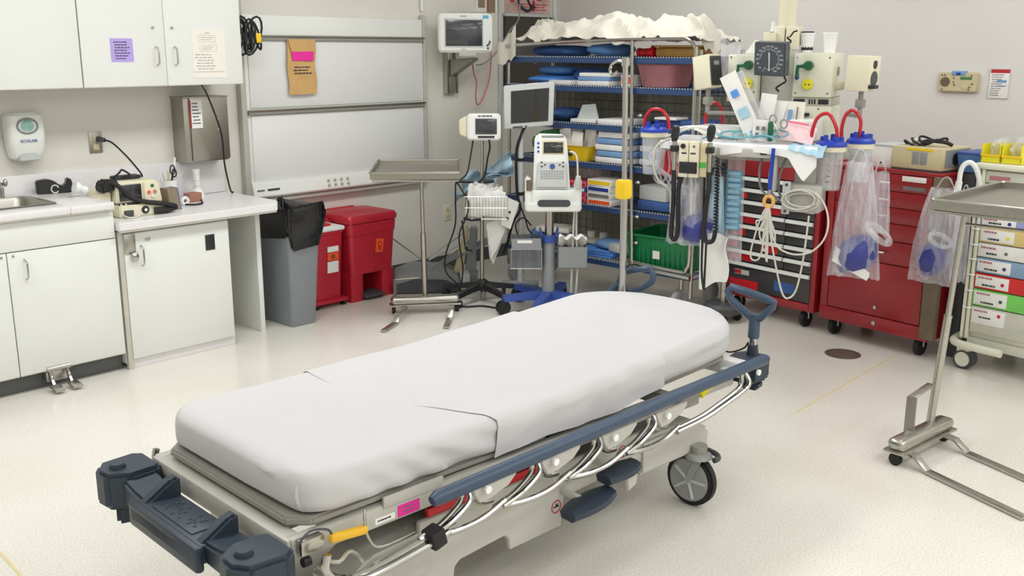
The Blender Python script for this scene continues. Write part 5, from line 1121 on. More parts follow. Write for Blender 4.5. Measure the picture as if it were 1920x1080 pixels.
# loudspeaker boxes
for i, (x, y, rz_, lab) in enumerate(((-.375, -.18, 26, 'cream speaker box with black side at the left of the boom'), (.345, -.06, 16, 'cream speaker box with round speaker at the right of the boom'))):
    t = thing('speaker_box', lab, 'speaker', Bw(x, y, 1.41), BR + (-rz_ if i else -26))
    MB().bx(-.06, .055, -.04 if i == 0 else -.06, .04 if i == 0 else .06, 0, .165, .005).xf(Matrix.Rotation(rad(-9 if i == 0 else 2), 4, 'Y')).build('case', 'cream_plastic', t)
    if i == 0: MB().bx(.055, .066, -.037, .037, .01, .155, .006).xf(Matrix.Rotation(rad(-9), 4, 'Y')).build('side_panel', 'black_plastic', t); MB().bx(.066, .068, -.02, .015, .11, .13).xf(Matrix.Rotation(rad(-9), 4, 'Y')).build('badge', 'mid_grey', t)
    else:
        MB().cyl((.055, .0, .125), (.060, .0, .125), .022, n=20).build('tweeter', 'black_plastic', t); MB().cyl((.055, .0, .06), (.060, .0, .06), .034, n=24).build('woofer', 'dark_grey', t); MB().bx(.05, .085, -.05, .0, .012, .03, .003).build('knob_bar', 'black_plastic', t)
    MB().cyl((0, 0, -.12), (0, 0, .0), .012).box((0, 0, -.06), (.04, .04, .04), .006).build('swivel_mount', 'grey_enamel_dark', t)
    MB().cyl((0, 0, -.12), (.12 if i == 0 else -.1, .08, -.12), .010).build('support_arm', 'grey_enamel_dark', t)
MB().cyl((.212, .0, 1.43), (.25, -.01, 1.43), .024, .02, 16, bev=.003).cyl((.25, -.01, 1.43), (.285, -.02, 1.43), .012, n=12).build('swivel_joint', 'cream_plastic', B)
# cups and bottle on top of the boom
for i, x in enumerate((.055, .165)):
    t = bt('foam_cup', ['white foam cup on top of the boom, nearer the column', 'white foam cup on top of the boom, farther from the column'][i], 'cup', 'cups on the boom')
    MB().lathe([(0, 1.588), (.027, 1.588), (.036, 1.675), (.039, 1.68), (.036, 1.683), (.033, 1.676), (.025, 1.593), (0, 1.593)], (x, .02, 0), 22).build('cup', 'white_gloss', t)
    if i == 0: MB().cyl((x, .02, 1.60), (x, .02, 1.69), .03, n=14).build('contents', 'black_plastic', t)
t = bt('spray_bottle', 'small white bottle with a green label on top of the boom', 'bottle')
MB().lathe([(0, 1.58), (.018, 1.58), (.018, 1.70), (.012, 1.715), (0, 1.715)], (-.125, .06, 0), 16).build('body', 'white_plastic', t); MB().cyl((-.125, .06, 1.655), (-.125, .06, 1.69), .0185, n=16).build('label', 'valve_green', t); MB().cyl((-.125, .06, 1.712), (-.125, .06, 1.74), .014, n=14).build('cap', 'white_gloss', t)
solo(MB().bx(-.03, .03, -.03, .03, 0, .085, .003), 'small_box', 'cream_plastic', 'small cream carton on the boom beside the column', 'box', Bw(-.115, -.03, 1.60), BR)
solo(MB().prism([(-.05, 0), (.05, 0), (.03, .06), (.0, .07)], -.03, .03, 'xz', .004), 'folded_note', 'paper_white', 'folded white paper on the left box of the boom', 'paper', Bw(-.20, .02, 1.58), BR)
# work shelf of the boom
TZ = 1.165
MB().bx(-.50, .22, -.45, -.06, TZ - .022, TZ - .004, .004).build('work_shelf', 'grey_enamel', B)
MB().bx(-.235, .03, -.455, -.43, TZ - .06, TZ - .02, .003).build('shelf_apron', 'grey_enamel', B)
MB().bx(-.02, .01, -.459, -.454, TZ - .045, TZ - .025).build('apron_socket', 'black_plastic', B)
MB().bx(.025, .055, -.44, -.40, .95, TZ - .02, .003).build('shelf_post', 'grey_enamel', B)
for x in (.13, .165): MB().cyl((x, -.40, 1.06), (x, -.40, TZ - .02), .010, n=12).build('gas_nipple', 'steel', B)
MB().bx(-.45, .20, -.08, -.02, 1.05, TZ - .02, .004).build('shelf_bracket', 'grey_enamel', B)
MB().bx(-.05, .03, -.05, .10, 1.02, 1.32, .004).build('spine_lower', 'grey_enamel', B)
# drape over the work shelf
def tdr(u, v):
    x = -.52 + .76 * u; s_ = v * .50; over = .035 + .025 * math.sin(u * 5) ** 2 + (.10 * max(0, 1 - abs(u - .93) / .10) if u > .8 else 0)
    y = -.07 - min(.388, s_ * .9) ; z = TZ + .002 + .004 * noise.noise(Vector((x * 12, v * 6, 0)))
    if v > .86: k = (v - .86) / .14; y = -.458 - .006 * math.sin(u * 30); z = TZ - over * k
    return (x, y, z)
solo(MB().grid(tdr, 60, 24, .0015), 'table_drape', 'white_gloss', 'white cloth spread over the boom work shelf with a pointed corner', 'cloth', (BX, BY, 0), BR, ang=60)
solo(MB().grid(lambda u, v: (.11 + .16 * u, -.30 - .17 * v, TZ + .006 - .07 * max(0, v - .55) * u - (.02 if v > .95 else 0) + .004 * math.sin(u * 20)), 14, 12, .0015), 'absorbent_pad', 'gown_blue', 'pale blue absorbent pad at the right end of the boom shelf', 'pad', (BX, BY, 0), BR, ang=60)
TZ2 = TZ + .012
def lean(name, m_, label, cat, x, y, w_, h_, d_, ry_, rx_=8, group='items on the boom shelf', extra=None):
    t = thing(name, label, cat, (0, 0, 0), 0, group)
    t.matrix_world = Matrix.Translation(Bw(x, y, TZ2)) @ Matrix.Rotation(rad(BR), 4, 'Z') @ Matrix.Rotation(rad(ry_), 4, 'Y') @ Matrix.Rotation(rad(-rx_), 4, 'X')
    MB().grid(lambda u, v: (w_ * (u - .5), -.003 * math.sin(v * 7 + u * 3) - d_ * math.sin(PI * u) * math.sin(PI * min(1, v + .1)), h_ * v), 10, 12, .002).build('pouch', m_, t, ang=60)
    for k, (xx, zz, ww, hh, mm) in enumerate(extra or ()): MB().bx(xx, xx + ww, -d_ - .008, -d_ - .0055, zz, zz + hh).build('print_block', mm, t)
    return t
lean('catheter_pack', 'paper_white', 'long white and blue sterile pack leaning left on the boom shelf', 'pack', -.075, -.34, .085, .35, .006, -28, 4, extra=((-.02, .23, .035, .035, 'pad_blue'), (-.005, .02, .035, .03, 'pad_blue'), (-.025, .12, .05, .05, 'gown_blue')))
lean('catheter_pack', 'clear_film', 'clear tray pack leaning behind the long white pack', 'pack', -.055, -.31, .095, .35, .012, -28, 4)
lean('paper_pouch', 'paper_white', 'white paper pouch standing right of the long leaning pack', 'pouch', -.065, -.28, .075, .22, .006, 6, 4, extra=((-.025, .02, .05, .08, 'light_grey'),))
lean('paper_pouch', 'paper_white', 'narrow white pouch leaning right on the boom shelf', 'pouch', -.03, -.26, .07, .19, .006, 12, 4)
lean('paper_pouch', 'paper_cream', 'wide cream pouch standing behind the scissors', 'pouch', .055, -.26, .13, .185, .006, 2, 6, extra=((-.01, .09, .02, .055, 'pack_blue'), (.03, .10, .006, .06, 'ink_soft')))
lean('paper_pouch', 'paper_white', 'small pouch with printed figures in front of the tall pouches', 'pouch', -.055, -.36, .075, .10, .004, 3, 4, extra=((-.02, .05, .015, .018, 'ink_soft'), (.008, .05, .015, .018, 'ink_soft'), (-.02, .02, .015, .018, 'ink_soft')))
lean('dotted_pack', 'paper_pinkdots', 'pink dotted soft pack leaning on the boom shelf', 'pack', .115, -.37, .16, .10, .02, 8, 40, extra=((-.06, .088, .10, .008, 'pack_pink'),))
t = bt('scissors', 'green handled scissors standing on the boom shelf', 'scissors', 'items on the boom shelf')
MB().bx(-.012, .012, -.385, -.365, TZ2, TZ2 + .095, .006).build('sheath', 'valve_green', t)
for cx, cz in ((.01, .105), (.062, .085)): MB().tube([(cx + .016 * math.cos(a), -.38, TZ2 + cz + .02 * math.sin(a)) for a in [2 * PI * k / 14 for k in range(14)]], .004, 6, closed=True).build('finger_loop', 'mid_grey', t)
MB().tube([(.012, -.38, TZ2 + .09), (.035, -.38, TZ2 + .05), (.03, -.38, TZ2 + .005)], .004, 6).tube([(.05, -.38, TZ2 + .07), (.035, -.38, TZ2 + .05), (.025, -.38, TZ2 + .005)], .004, 6).build('blades', 'steel', t)
for i in range(5):
    pts = [(-.20 + .06 * i + .05 * math.cos(a * 1.0 + i), -.36 + .04 * math.sin(a + i * .7), TZ2 + .010 + .004 * i + .028 * (1 + math.sin(a + i)) * .5) for a in [2 * PI * k / 16 for k in range(16)]]
    if i == 0: t = bt('tubing_coil', 'coil of teal oxygen tubing lying on the boom shelf', 'tubing', 'items on the boom shelf')
    MB().tube(pts, .0045, 6, closed=True).build('loop', 'cable_teal', t)
MB().tube([(-.32, -.42, TZ2 + .006), (-.24, -.40, TZ2 + .02), (-.15, -.41, TZ2 + .012), (-.02, -.40, TZ2 + .03), (.04, -.42, TZ2 + .01)], .0045, 6, sm=5).build('tail', 'cable_teal', t)
t = bt('kidney_tray', 'white plastic tray at the back left of the boom shelf', 'tray', 'items on the boom shelf')
MB().loft([[(px, py, 0) for px, py in rrect(.09, .06, .03)], [(px, py, .055) for px, py in rrect(.11, .075, .03)], [(px, py, .055) for px, py in rrect(.104, .07, .03)], [(px, py, .006) for px, py in rrect(.086, .056, .03)]]).xf(Matrix.Translation((-.28, -.20, TZ2))).build('tray', 'white_plastic', t)
t = bt('white_tubing', 'loose white tubing heaped at the left end of the boom shelf', 'tubing', 'items on the boom shelf')
for i in range(5): MB().tube([(-.50 + .24 * u + .02 * math.sin(u * 6 + i), -.42 + .03 * i - .02 * math.cos(u * 5 + i * 2), TZ2 + .006 + .045 * math.sin(PI * u) * (1 - .13 * i) + .006 * i) for u in [k / 8 for k in range(9)]], .006, 7, sm=3).build('strand', 'white_plastic' if i % 2 else 'cable_grey', t)
MB().tube([(-.47, -.45, TZ2), (-.53, -.47, 1.14), (-.545, -.47, 1.05), (-.52, -.46, .97), (-.46, -.45, .92), (-.45, -.45, .80), (-.41, -.44, .72)], .006, 7, sm=6).build('hanging_end', 'cable_grey', t)
solo(MB().bx(.06, .19, -.30, -.12, 0, .10, .008), 'white_carton', 'white_plastic', 'white carton on the boom shelf under the right outlet box', 'box', Bw(0, .02, TZ2), BR, 'items on the boom shelf')
# otoscope set on the front of the shelf
t = bt('otoscope_station', 'cream diagnostic set with black handles on coiled cords below the boom shelf', 'diagnostic set')
MB().bx(-.40, -.352, -.52, -.46, 1.0, 1.172, .005).bx(-.349, -.30, -.52, -.46, 1.0, 1.172, .005).build('wall_transformer', 'cream_plastic', t)
MB().bx(-.297, -.262, -.51, -.46, 1.005, 1.165, .004).build('side_cover', 'beige_plastic', t); MB().bx(-.295, -.265, -.513, -.509, 1.05, 1.075).build('green_label', 'green_label', t)
MB().bx(-.395, -.305, -.525, -.518, 1.02, 1.075, .002).build('vent_panel', 'black_plastic', t)
MB().cyl((-.378, -.52, 1.15), (-.378, -.528, 1.15), .012, n=14).build('knob', 'black_plastic', t); MB().bx(-.328, -.32, -.524, -.519, 1.145, 1.155).build('knob', 'dark_grey', t)
for x in (-.385, -.34): MB().bx(x, x + .025, -.522, -.519, 1.113, 1.12).build('print_bar', 'ink', t)
for (x, zc) in ((-.428, 1.205), (-.25, 1.215)):
    h = MB().lathe([(0, -.04), (.012, -.04), (.02, -.015), (.021, .02), (.014, .04), (0, .042)], (x, -.50, zc), 14, (12, 10, 0)).build('scope_head', 'black_plastic', t)
    MB().bx(x - .018, x + .018, -.52, -.48, 1.12, 1.15, .004).build('cradle', 'black_plastic', t)
    MB().cyl((x, -.50, 1.03), (x, -.50, 1.17), .011, n=14).build('handle', 'steel', t)
    MB().cyl((x, -.50, 1.03), (x + .003, -.50, .93), .012, n=12).build('grip', 'black_plastic', t)
MB().tube([(-.425, -.50, .94), (-.425, -.50, .85), (-.43, -.50, .72), (-.42, -.50, .69), (-.405, -.50, .69), (-.395, -.50, .74), (-.40, -.50, .93), (-.39, -.49, 1.0)], .0115, 8, sm=5).build('cord', 'black_rubber', t)
MB().tube([(-.25, -.50, .94), (-.262, -.50, .80), (-.265, -.50, .72), (-.245, -.50, .69), (-.215, -.50, .70), (-.205, -.50, .75)], .0115, 8, sm=5).build('cord', 'black_rubber', t)
MB().tube(helix((-.205, -.50, .75), (-.215, -.49, 1.10), .009, 22, 8), .0042, 6).build('coiled_cord', 'black_rubber', t)
MB().tube([(-.275, -.49, 1.0), (-.272, -.49, .8), (-.265, -.50, .55), (-.25, -.50, .45)], .006, 7, sm=4).build('cord', 'black_rubber', t)
# suction canisters
def canister(lab, x, y, zl, r, h, arch, nlab, m_='clear_hard'):
    t = bt('suction_canister', lab, 'canister', 'suction canisters on the boom')
    MB().lathe([(0, zl - .035 - h), (r * .78, zl - .035 - h), (r * .80, zl - .03 - h), (r * .93, zl - .035), (r * .90, zl - .035), (r * .77, zl - .028 - h), (0, zl - .028 - h)], (x, y, 0), 24).build('jar', m_, t)
    MB().lathe([(r * .90, zl - .045), (r * 1.02, zl - .045), (r * 1.04, zl - .02), (r * .9, zl - .02)], (x, y, 0), 24).build('ring', 'cream_plastic', t)
    ld = MB().lathe([(0, zl - .022), (r * 1.08, zl - .022), (r * 1.06, zl - .008), (r * .8, zl + .005), (0, zl + .008)], (x, y, 0), 24).build('lid', 'royal_blue', t)
    for k in range(5): 
        a = 2 * PI * k / 5 + .4; MB().cyl((x + r * .6 * math.cos(a), y + r * .6 * math.sin(a), zl), (x + r * .6 * math.cos(a), y + r * .6 * math.sin(a), zl + .022 + .01 * (k % 2)), .011 if k % 2 else .016, n=12, bev=.002).build('lid_port', 'royal_blue', ld)
    MB().tube(arch, .0085, 10, sm=7).build('suction_tube', 'red_tube', t)
    mk = MB()
    for k in range(6): mk.bx(x - .004, x + .016, y - r * .84, y - r * .83, zl - .06 - h * .13 * k, zl - .057 - h * .13 * k)
    mk.build('graduations', 'ink_soft', t, kind='stuff')
    MB().bx(x - .02, x + .02, y + r * .8, y + r * .8 + .05, zl - .09, zl - .03, .003).build('holder', 'grey_enamel', t)
canister('clear suction canister with blue lid at the left end of the boom shelf', -.61, -.30, 1.215, .068, .20, [(-.665, -.30, 1.21), (-.662, -.30, 1.26), (-.635, -.30, 1.30), (-.60, -.30, 1.308), (-.565, -.30, 1.295), (-.54, -.30, 1.26), (-.532, -.30, 1.21)], 1)
canister('clear suction canister with red tube behind the white tubing', -.375, -.05, 1.20, .055, .16, [(-.415, -.08, 1.20), (-.413, -.08, 1.28), (-.395, -.08, 1.325), (-.37, -.08, 1.335), (-.345, -.08, 1.322), (-.328, -.08, 1.28), (-.325, -.08, 1.22)], 2)
canister('clear suction canister with graduations right of the boom shelf', .275, -.32, 1.185, .066, .19, [(.185, -.34, 1.155), (.187, -.34, 1.23), (.205, -.34, 1.29), (.235, -.34, 1.313), (.265, -.34, 1.305), (.295, -.34, 1.25), (.303, -.33, 1.19)], 3)
canister('suction canister at the far right of the boom, above the tall clear bag', .385, -.20, 1.195, .062, .17, [(.30, -.22, 1.18), (.298, -.22, 1.25), (.312, -.22, 1.305), (.338, -.22, 1.325), (.365, -.22, 1.31), (.382, -.22, 1.27), (.378, -.22, 1.20)], 4)
MB().bx(-.62, .40, -.235, -.215, 1.10, 1.13, .003).build('canister_rail', 'steel', B)
t = bt('sharps_box', 'small red sharps box with a white label below the boom shelf', 'container')
MB().loft([[(px - .535, py - .12, .96) for px, py in rrect(.085, .06, .01, 2)], [(px - .535, py - .12, 1.105) for px, py in rrect(.10, .07, .01, 2)]]).build('body', 'red_bright', t); MB().bx(-.545, -.485, -.196, -.184, 1.03, 1.075).build('label', 'paper_white', t); MB().bx(-.63, -.44, -.185, -.055, 1.105, 1.125, .005).build('lid', 'red_tube', t)
t = bt('clear_tubing', 'loops of clear tubing hanging at the left of the boom shelf', 'tubing')
for i in range(6): MB().tube([(-.50 - .012 * i, -.42 + .01 * i, 1.12), (-.53 - .01 * i, -.42, 1.06), (-.56 + .04 * i, -.42, .98 - .012 * i), (-.52 + .03 * i, -.42, .95 - .01 * i), (-.48 + .02 * i, -.42, 1.02), (-.49 + .01 * i, -.42, 1.12)], .005, 7, sm=5).build('loop', 'clear_film', t)
# ---------------- hanging clear bags
def bag(label, x, y, zt, zb, wt, wb, dep, seed, shear=0.0, m_='clear_film', par=None):
    rings = []; n = 56; J = 16
    for j in range(J + 1):
        v = j / J; z = zt + (zb - zt) * v; w_ = (wt + (wb - wt) * v ** .8) / 2; d_ = dep * (.25 + .75 * math.sin(PI * min(1, v * .9 + .05))) / 2 * (0.15 if j == J else 1)
        rings.append([(x + shear * v + w_ * math.copysign(abs(math.cos(a)) ** .6, math.cos(a)) * (1 + .05 * noise.noise(Vector((math.cos(a) * 3, v * 6, seed)))), y + d_ * math.sin(a) * (1 + .22 * math.sin(9 * a + seed + 1.5 * v) + .4 * noise.noise(Vector((math.cos(a) * 5 + seed, v * 5, math.sin(a) * 2)))), z + .012 * noise.noise(Vector((math.cos(a) * 4, seed, 3.0))) * (1 if j in (0, J) else 0)) for a in [2 * PI * k / n for k in range(n)]])
    t = thing('clear_bag', label, 'bag', (BX, BY, 0) if par is None else par[0], BR if par is None else par[1], 'clear equipment bags')
    MB().loft(rings, cap=False).build('film', m_, t, ang=70)
    MB().tube([(x - wt * .3, y, zt), (x - wt * .1, y, zt + .05), (x + wt * .1, y, zt + .05), (x + wt * .3, y, zt)], .004, 6, sm=4).build('hanger_loop', 'clear_film', t)
    return t
def ambu(label, x, y, z, r, rot, mask=True, par=None):
    t = thing('resuscitator', label, 'resuscitator', (BX, BY, 0) if par is None else par[0], BR if par is None else par[1], 'hand resuscitators in clear bags')
    M = Matrix.Translation((x, y, z)) @ Euler([rad(a) for a in rot]).to_matrix().to_4x4()
    MB().lathe([(0, -1.25 * r), (.35 * r, -1.25 * r), (.5 * r, -1.0 * r), (.85 * r, -.6 * r), (r, 0), (.85 * r, .6 * r), (.5 * r, 1.0 * r), (.3 * r, 1.2 * r), (0, 1.2 * r)], n=20).xf(M).build('bulb', 'bulb_blue', t)
    MB().cyl((0, 0, -1.6 * r), (0, 0, -1.2 * r), .3 * r, n=14).xf(M).build('valve', 'clear_film', t)
    if mask: MB().tube([(.75 * r * math.cos(a), .75 * r * math.sin(a) * .8, 1.65 * r) for a in [2 * PI * k / 20 for k in range(20)]], .16 * r, 8, closed=True).xf(M).build('mask_ring', 'clear_hard', t)
    return t
bag('clear bag with a blue resuscitator below the diagnostic set', -.345, -.42, 1.04, .65, .12, .27, .15, 1.0, -.01)
ambu('blue hand resuscitator in the bag below the diagnostic set', -.325, -.42, .735, .078, (20, 60, 0), False)
t = bag('clear bag with a ladder of light blue strips below the boom shelf', -.165, -.34, 1.13, .575, .085, .10, .03, 2.0)
for k in range(10): 
    s_ = bt('strip_pack', 'light blue edged strip in the narrow clear bag, %s from the top' % ['first', 'second', 'third', 'fourth', 'fifth', 'sixth', 'seventh', 'eighth', 'ninth', 'tenth'][k], 'strip', 'light blue strips in a clear bag')
    MB().bx(-.203, -.127, -.362, -.358, 1.0 - .0295 * k, 1.026 - .0295 * k, .001).build('frame', 'tape_blue', s_); MB().bx(-.193, -.137, -.364, -.3615, 1.005 - .0295 * k, 1.021 - .0295 * k).build('window', 'gown_blue', s_)
bag('tall narrow clear bag beside the blue strips', -.24, -.40, 1.0, .68, .06, .10, .04, 5.0, .0, 'gown_film')
t = bag('tall clear bag with a blue resuscitator and paper right of the boom', .41, -.32, 1.10, .55, .11, .245, .17, 3.0, .01)
ambu('blue hand resuscitator at the bottom of the tall right bag', .43, -.32, .665, .088, (10, 40, 0), True)
solo(MB().prism([(-.09, .05), (-.075, .12), (.085, .01), (.085, -.01), (.075, -.03)], -.002, .002, 'xz'), 'leaflet', 'paper_white', 'white leaflet at the bottom of the tall right bag', 'paper', Bw(.415, -.365, .58), BR)
bag('crumpled clear bag hanging right behind the tall bag', .48, -.16, 1.04, .74, .08, .13, .06, 7.0)
# white sleeve with black stripe
t = bt('white_sleeve', 'white padded sleeve with a black edge hanging beside the green crate', 'sleeve')
MB().prism([(-.285, .44), (-.262, .44), (-.258, .70), (-.292, .70)], -.47, -.455, 'xz', .003).build('edge_board', 'white_plastic', t)
MB().bx(-.262, -.256, -.471, -.455, .44, .70).build('black_edge', 'black_rubber', t)
MB().grid(lambda u, v: (-.255 + .10 * u - .012 * u * math.sin(v * 6), -.46 + .02 * math.sin(u * PI), .45 + .27 * (1 - v) + .05 * u * v + .008 * math.sin(u * 5 + v * 6)), 10, 12, .006).build('pad', 'paper_white', t, ang=60)
# blue strap + coiled leads
t = bt('cable_hank', 'hank of beige leads on an orange ring and blue strap under the shelf', 'cables')
MB().prism([(.028, .955), (.046, .955), (.052, 1.155), (.036, 1.155)], -.475, -.465, 'xz', .002).build('strap', 'royal_blue', t)
MB().tube([(.038 + .022 * math.cos(a), -.475, .905 + .026 * math.sin(a)) for a in [2 * PI * k / 18 for k in range(18)]], .009, 8, closed=True).build('ring', 'orange_ring', t)
MB().cyl((.036, -.475, .93), (.037, -.472, .96), .008, n=10).build('swivel', 'steel', t)
for k in range(7):
    dx = -.05 + .014 * k; zb = .62 + .05 * ((k * 3) % 4)
    MB().tube([(.035, -.478, .885), (.035 + dx * .6, -.485, .82), (.035 + dx * 1.3, -.49, zb + .04), (.035 + dx * 1.1 + .008, -.49, zb), (.035 + dx * .5 + .012, -.49, zb + .04), (.042, -.482, .88)], .0040, 7, sm=6).build('lead_loop', 'cable_grey', t)
MB().tube([(.04, -.48, .88), (.06, -.49, .75), (.10, -.49, .58), (.135, -.49, .47), (.165, -.49, .455), (.195, -.48, .50), (.215, -.47, .65), (.225, -.46, .85)], .0045, 7, sm=6).build('long_lead', 'cable_grey', t)
MB().tube([(.045, -.48, .87), (.08, -.49, .72), (.15, -.49, .67), (.24, -.49, .68), (.30, -.48, .74), (.315, -.46, .82), (.29, -.44, .90), (.24, -.43, .96)], .0045, 7, sm=6).build('long_lead', 'cable_grey', t)
t = bt('cable_box', 'grey module with coiled leads hanging below the boom shelf', 'module')
MB().bx(.095, .26, -.42, -.28, .855, .985, .01).build('case', 'grey_enamel', t); MB().bx(.088, .125, -.435, -.42, .845, 1.0, .003).build('bracket', 'light_grey', t)
for z in (.86, .985): MB().cyl((.107, -.436, z), (.107, -.44, z), .007, n=10).build('bolt', 'dark_grey', t)
for k in range(6): MB().tube([(.185 + wob(k * 3.3, .03) + (.075 + .02 * abs(wob(k * 7.1, 1))) * math.cos(a + wob(k, .5)) , -.43 - .006 * k, .915 + wob(k * 5.7, .04) + (.04 + .02 * abs(wob(k * 2.9, 1))) * math.sin(a)) for a in [2 * PI * j / 20 for j in range(20)]], .0036, 6, closed=True).build('lead_coil', 'cable_grey', t)
for k in range(3): MB().tube([(-.03 + .06 * k, -.36, 1.13), (-.04 + .05 * k, -.38, 1.03), (-.02 + .04 * k, -.38, .94), (.06 + .02 * k, -.40, .90)], .006, 7, sm=5).build('supply_cable', 'mid_grey', t)
MB().bx(.12, .22, -.34, -.30, .985, 1.15, .003).build('drop_bracket', 'grey_enamel', t)
# ================================================================ RED TOOL CARTS (local frame along the row)
CX, CY, CR = 5.36, 2.51, -99
F0 = -.03
t = thing('drawer_cart', 'red rolling tool cart with black drawer fronts behind the boom', 'drawer cart', (CX, CY, 0), CR)
MB().bx(-.70, -.665, F0, .42, .105, .97, .004).bx(-.045, -.01, F0, .42, .105, .97, .004).bx(-.665, -.045, F0, .42, .105, .15, .003).bx(-.665, -.045, F0, .42, .86, .97, .004).bx(-.665, -.045, .40, .42, .15, .86).build('cabinet', 'red_cart', t)
MB().bx(-.705, -.005, F0 - .005, .425, .97, .99, .004).build('top', 'red_cart', t)
MB().bx(-.66, -.05, .02, .40, .15, .86).build('drawer_core', 'drawer_black', t)
rowz = [(.79, .855), (.715, .785), (.64, .71), (.565, .635), (.485, .56), (.407, .48), (.33, .402), (.155, .325)]
rnd = random.Random(8)
for r_, (a, b) in enumerate(rowz):
    cols = [(-.662, -.245), (-.24, -.048)] if r_ not in (7, 0) else [(-.662, -.048)]
    for ci, (xa, xb) in enumerate(cols):
        d = MB().bx(xa, xb, F0 + .004, F0 + .02, a, b, .002).build('drawer', 'drawer_black', t)
        MB().prism([(F0 + .004, b - .002), (F0 - .012, b - .003), (F0 - .015, b - .022), (F0 + .004, b - .026)], xa + .004, xb - .004, 'yz', .001).build('handle', 'white_plastic', d)
        if r_ < 7 and ci == 0 and r_ > 0:
            for (u0, u1, m_) in [((.03, .22, 'red_bright'), (.26, .46, 'red_tube')), ((.05, .30, 'red_bright'),), ((.02, .18, 'red_bright'), (.6, .9, 'red_tube'))][r_ % 3]:
                MB().bx(xa + (xb - xa) * u0, xa + (xb - xa) * u1, F0 + .0015, F0 + .0045, a + .006, b - .026).build('tape_label', m_, d)
MB().bx(-.60, -.49, F0 + .0015, F0 + .0045, .245, .275).build('brand_plate', 'light_grey', t); MB().bx(-.60, -.55, F0 + .001, F0 + .003, .248, .272).build('brand_mark', 'red_bright', t)
MB().bx(-.64, -.42, F0 + .0015, F0 + .0045, .165, .215).build('red_tape', 'red_bright', t)
MB().bx(-.30, -.15, F0 + .0015, F0 + .0045, .19, .25).build('blue_tape', 'wrap_blue_dark', t)
for x in (-.60, -.10):
    for y in (.03, .37):
        c = MB().cyl((x, y, .08), (x, y, .106), .02).build('caster', 'steel', t); MB().cyl((x - .016, y, .05), (x + .016, y, .05), .05, n=20, bev=.004).build('wheel', 'black_rubber', c); MB().tube([(x - .02, y, .05), (x - .02, y, .10), (x + .02, y, .10), (x + .02, y, .05)], .005, 6).build('fork', 'steel', c)
t = thing('drawer_cart', 'all red rolling tool cart with chrome knobs holding a power supply', 'drawer cart', (CX, CY, 0), CR)
MB().bx(.03, .70, F0 + .012, .42, .095, .965, .004).build('cabinet', 'red_cart', t); MB().bx(.025, .705, F0 - .002, .425, .965, .985, .004).build('top', 'red_cart', t)
MB().bx(.03, .075, F0, F0 + .014, .095, .965, .002).build('left_stile', 'red_cart', t)
for (a, b) in ((.872, .962), (.785, .868), (.70, .781), (.605, .696), (.478, .60)):
    d = MB().bx(.08, .645, F0 - .002, F0 + .012, a, b, .003).build('drawer', 'red_cart', t)
    MB().cyl((.385, F0, (a + b) / 2), (.385, F0 - .03, (a + b) / 2), .006, n=10).cyl((.365, F0 - .03, (a + b) / 2), (.425, F0 - .03, (a + b) / 2), .006, n=10).build('knob', 'chrome', d)
d = MB().bx(.08, .645, F0 - .002, F0 + .012, .175, .472, .003).build('door', 'red_cart', t)
for z in (.225,): MB().cyl((.385, F0, z), (.385, F0 - .012, z), .010, n=12).build('lock', 'steel', d)
MB().bx(.03, .70, F0 - .004, F0 + .012, .095, .17, .003).build('plinth', 'red_cart', t); MB().cyl((.385, F0 - .003, .135), (.385, F0 - .012, .135), .012, n=12).build('bolt', 'steel', t)
MB().bx(.475, .61, F0 - .006, F0 - .002, .93, .957, .001).build('label_holder', 'paper_white', t); MB().bx(.485, .61, F0 - .006, F0 - .002, .885, .905).build('name_strip', 'ink_soft', t)
MB().bx(.655, .735, F0 - .02, F0 + .03, .11, .97, .008).build('corner_guard', 'guard_brown', t)
for x in (.10, .63):
    for y in (.03, .37):
        c = MB().cyl((x, y, .08), (x, y, .10), .02).build('caster', 'steel', t); MB().cyl((x - .016, y, .05), (x + .016, y, .05), .05, n=20, bev=.004).build('wheel', 'black_rubber', c); MB().tube([(x - .02, y, .05), (x - .02, y, .095), (x + .02, y, .095), (x + .02, y, .05)], .005, 6).build('fork', 'steel', c)
# power supply on the cart
t = thing('power_supply', 'cream electrical box with vents and coiled cable on the red cart', 'power supply', (CX, CY, 0), CR)
MB().bx(.385, .665, .0, .30, .995, 1.108, .004).build('case', 'beige_plastic', t)
MB().bx(.387, .663, .002, .30, .985, .996).build('feet', 'dark_grey', t)
for a in (.50, .545): MB().bx(a, a + .038, -.003, .002, 1.02, 1.085, .001).build('vent', 'mid_grey', t)
MB().bx(.465, .615, -.003, .002, 1.093, 1.104).build('yellow_label', 'yellow_plastic', t)
MB().bx(.664, .668, .03, .27, 1.01, 1.10).build('side_vent', 'mid_grey', t); MB().cyl((.667, .13, 1.05), (.67, .13, 1.05), .032, n=18).build('fan', 'black_plastic', t)
for k in range(3): MB().tube([(.44 + .05 * k + (.055 + .01 * k) * math.cos(a), .12 + .05 * math.sin(a), 1.118 + .012 * k + .014 * math.sin(a * 2 + k)) for a in [2 * PI * j / 16 for j in range(16)]], .006, 7, closed=True).build('cable_loop', 'black_rubber', t)
MB().tube([(.50, .10, 1.13), (.55, .08, 1.14), (.62, .10, 1.135), (.64, .13, 1.12)], .010, 8, sm=4).build('plug_end', 'black_rubber', t); MB().cyl((.44, .10, 1.125), (.475, .10, 1.135), .016, n=12).build('plug', 'cream_plastic', t)
t = thing('document_holder', 'white paper box beside the power supply on the red cart', 'box', (CX, CY, 0), CR)
MB().bx(.25, .372, .02, .22, .985, 1.10, .003).build('box', 'paper_white', t); MB().bx(.248, .374, .015, .225, 1.10, 1.108, .002).build('lid', 'light_grey', t); MB().cyl((.31, .02, 1.01), (.31, .016, 1.01), .005, n=10).build('stud', 'ink', t)
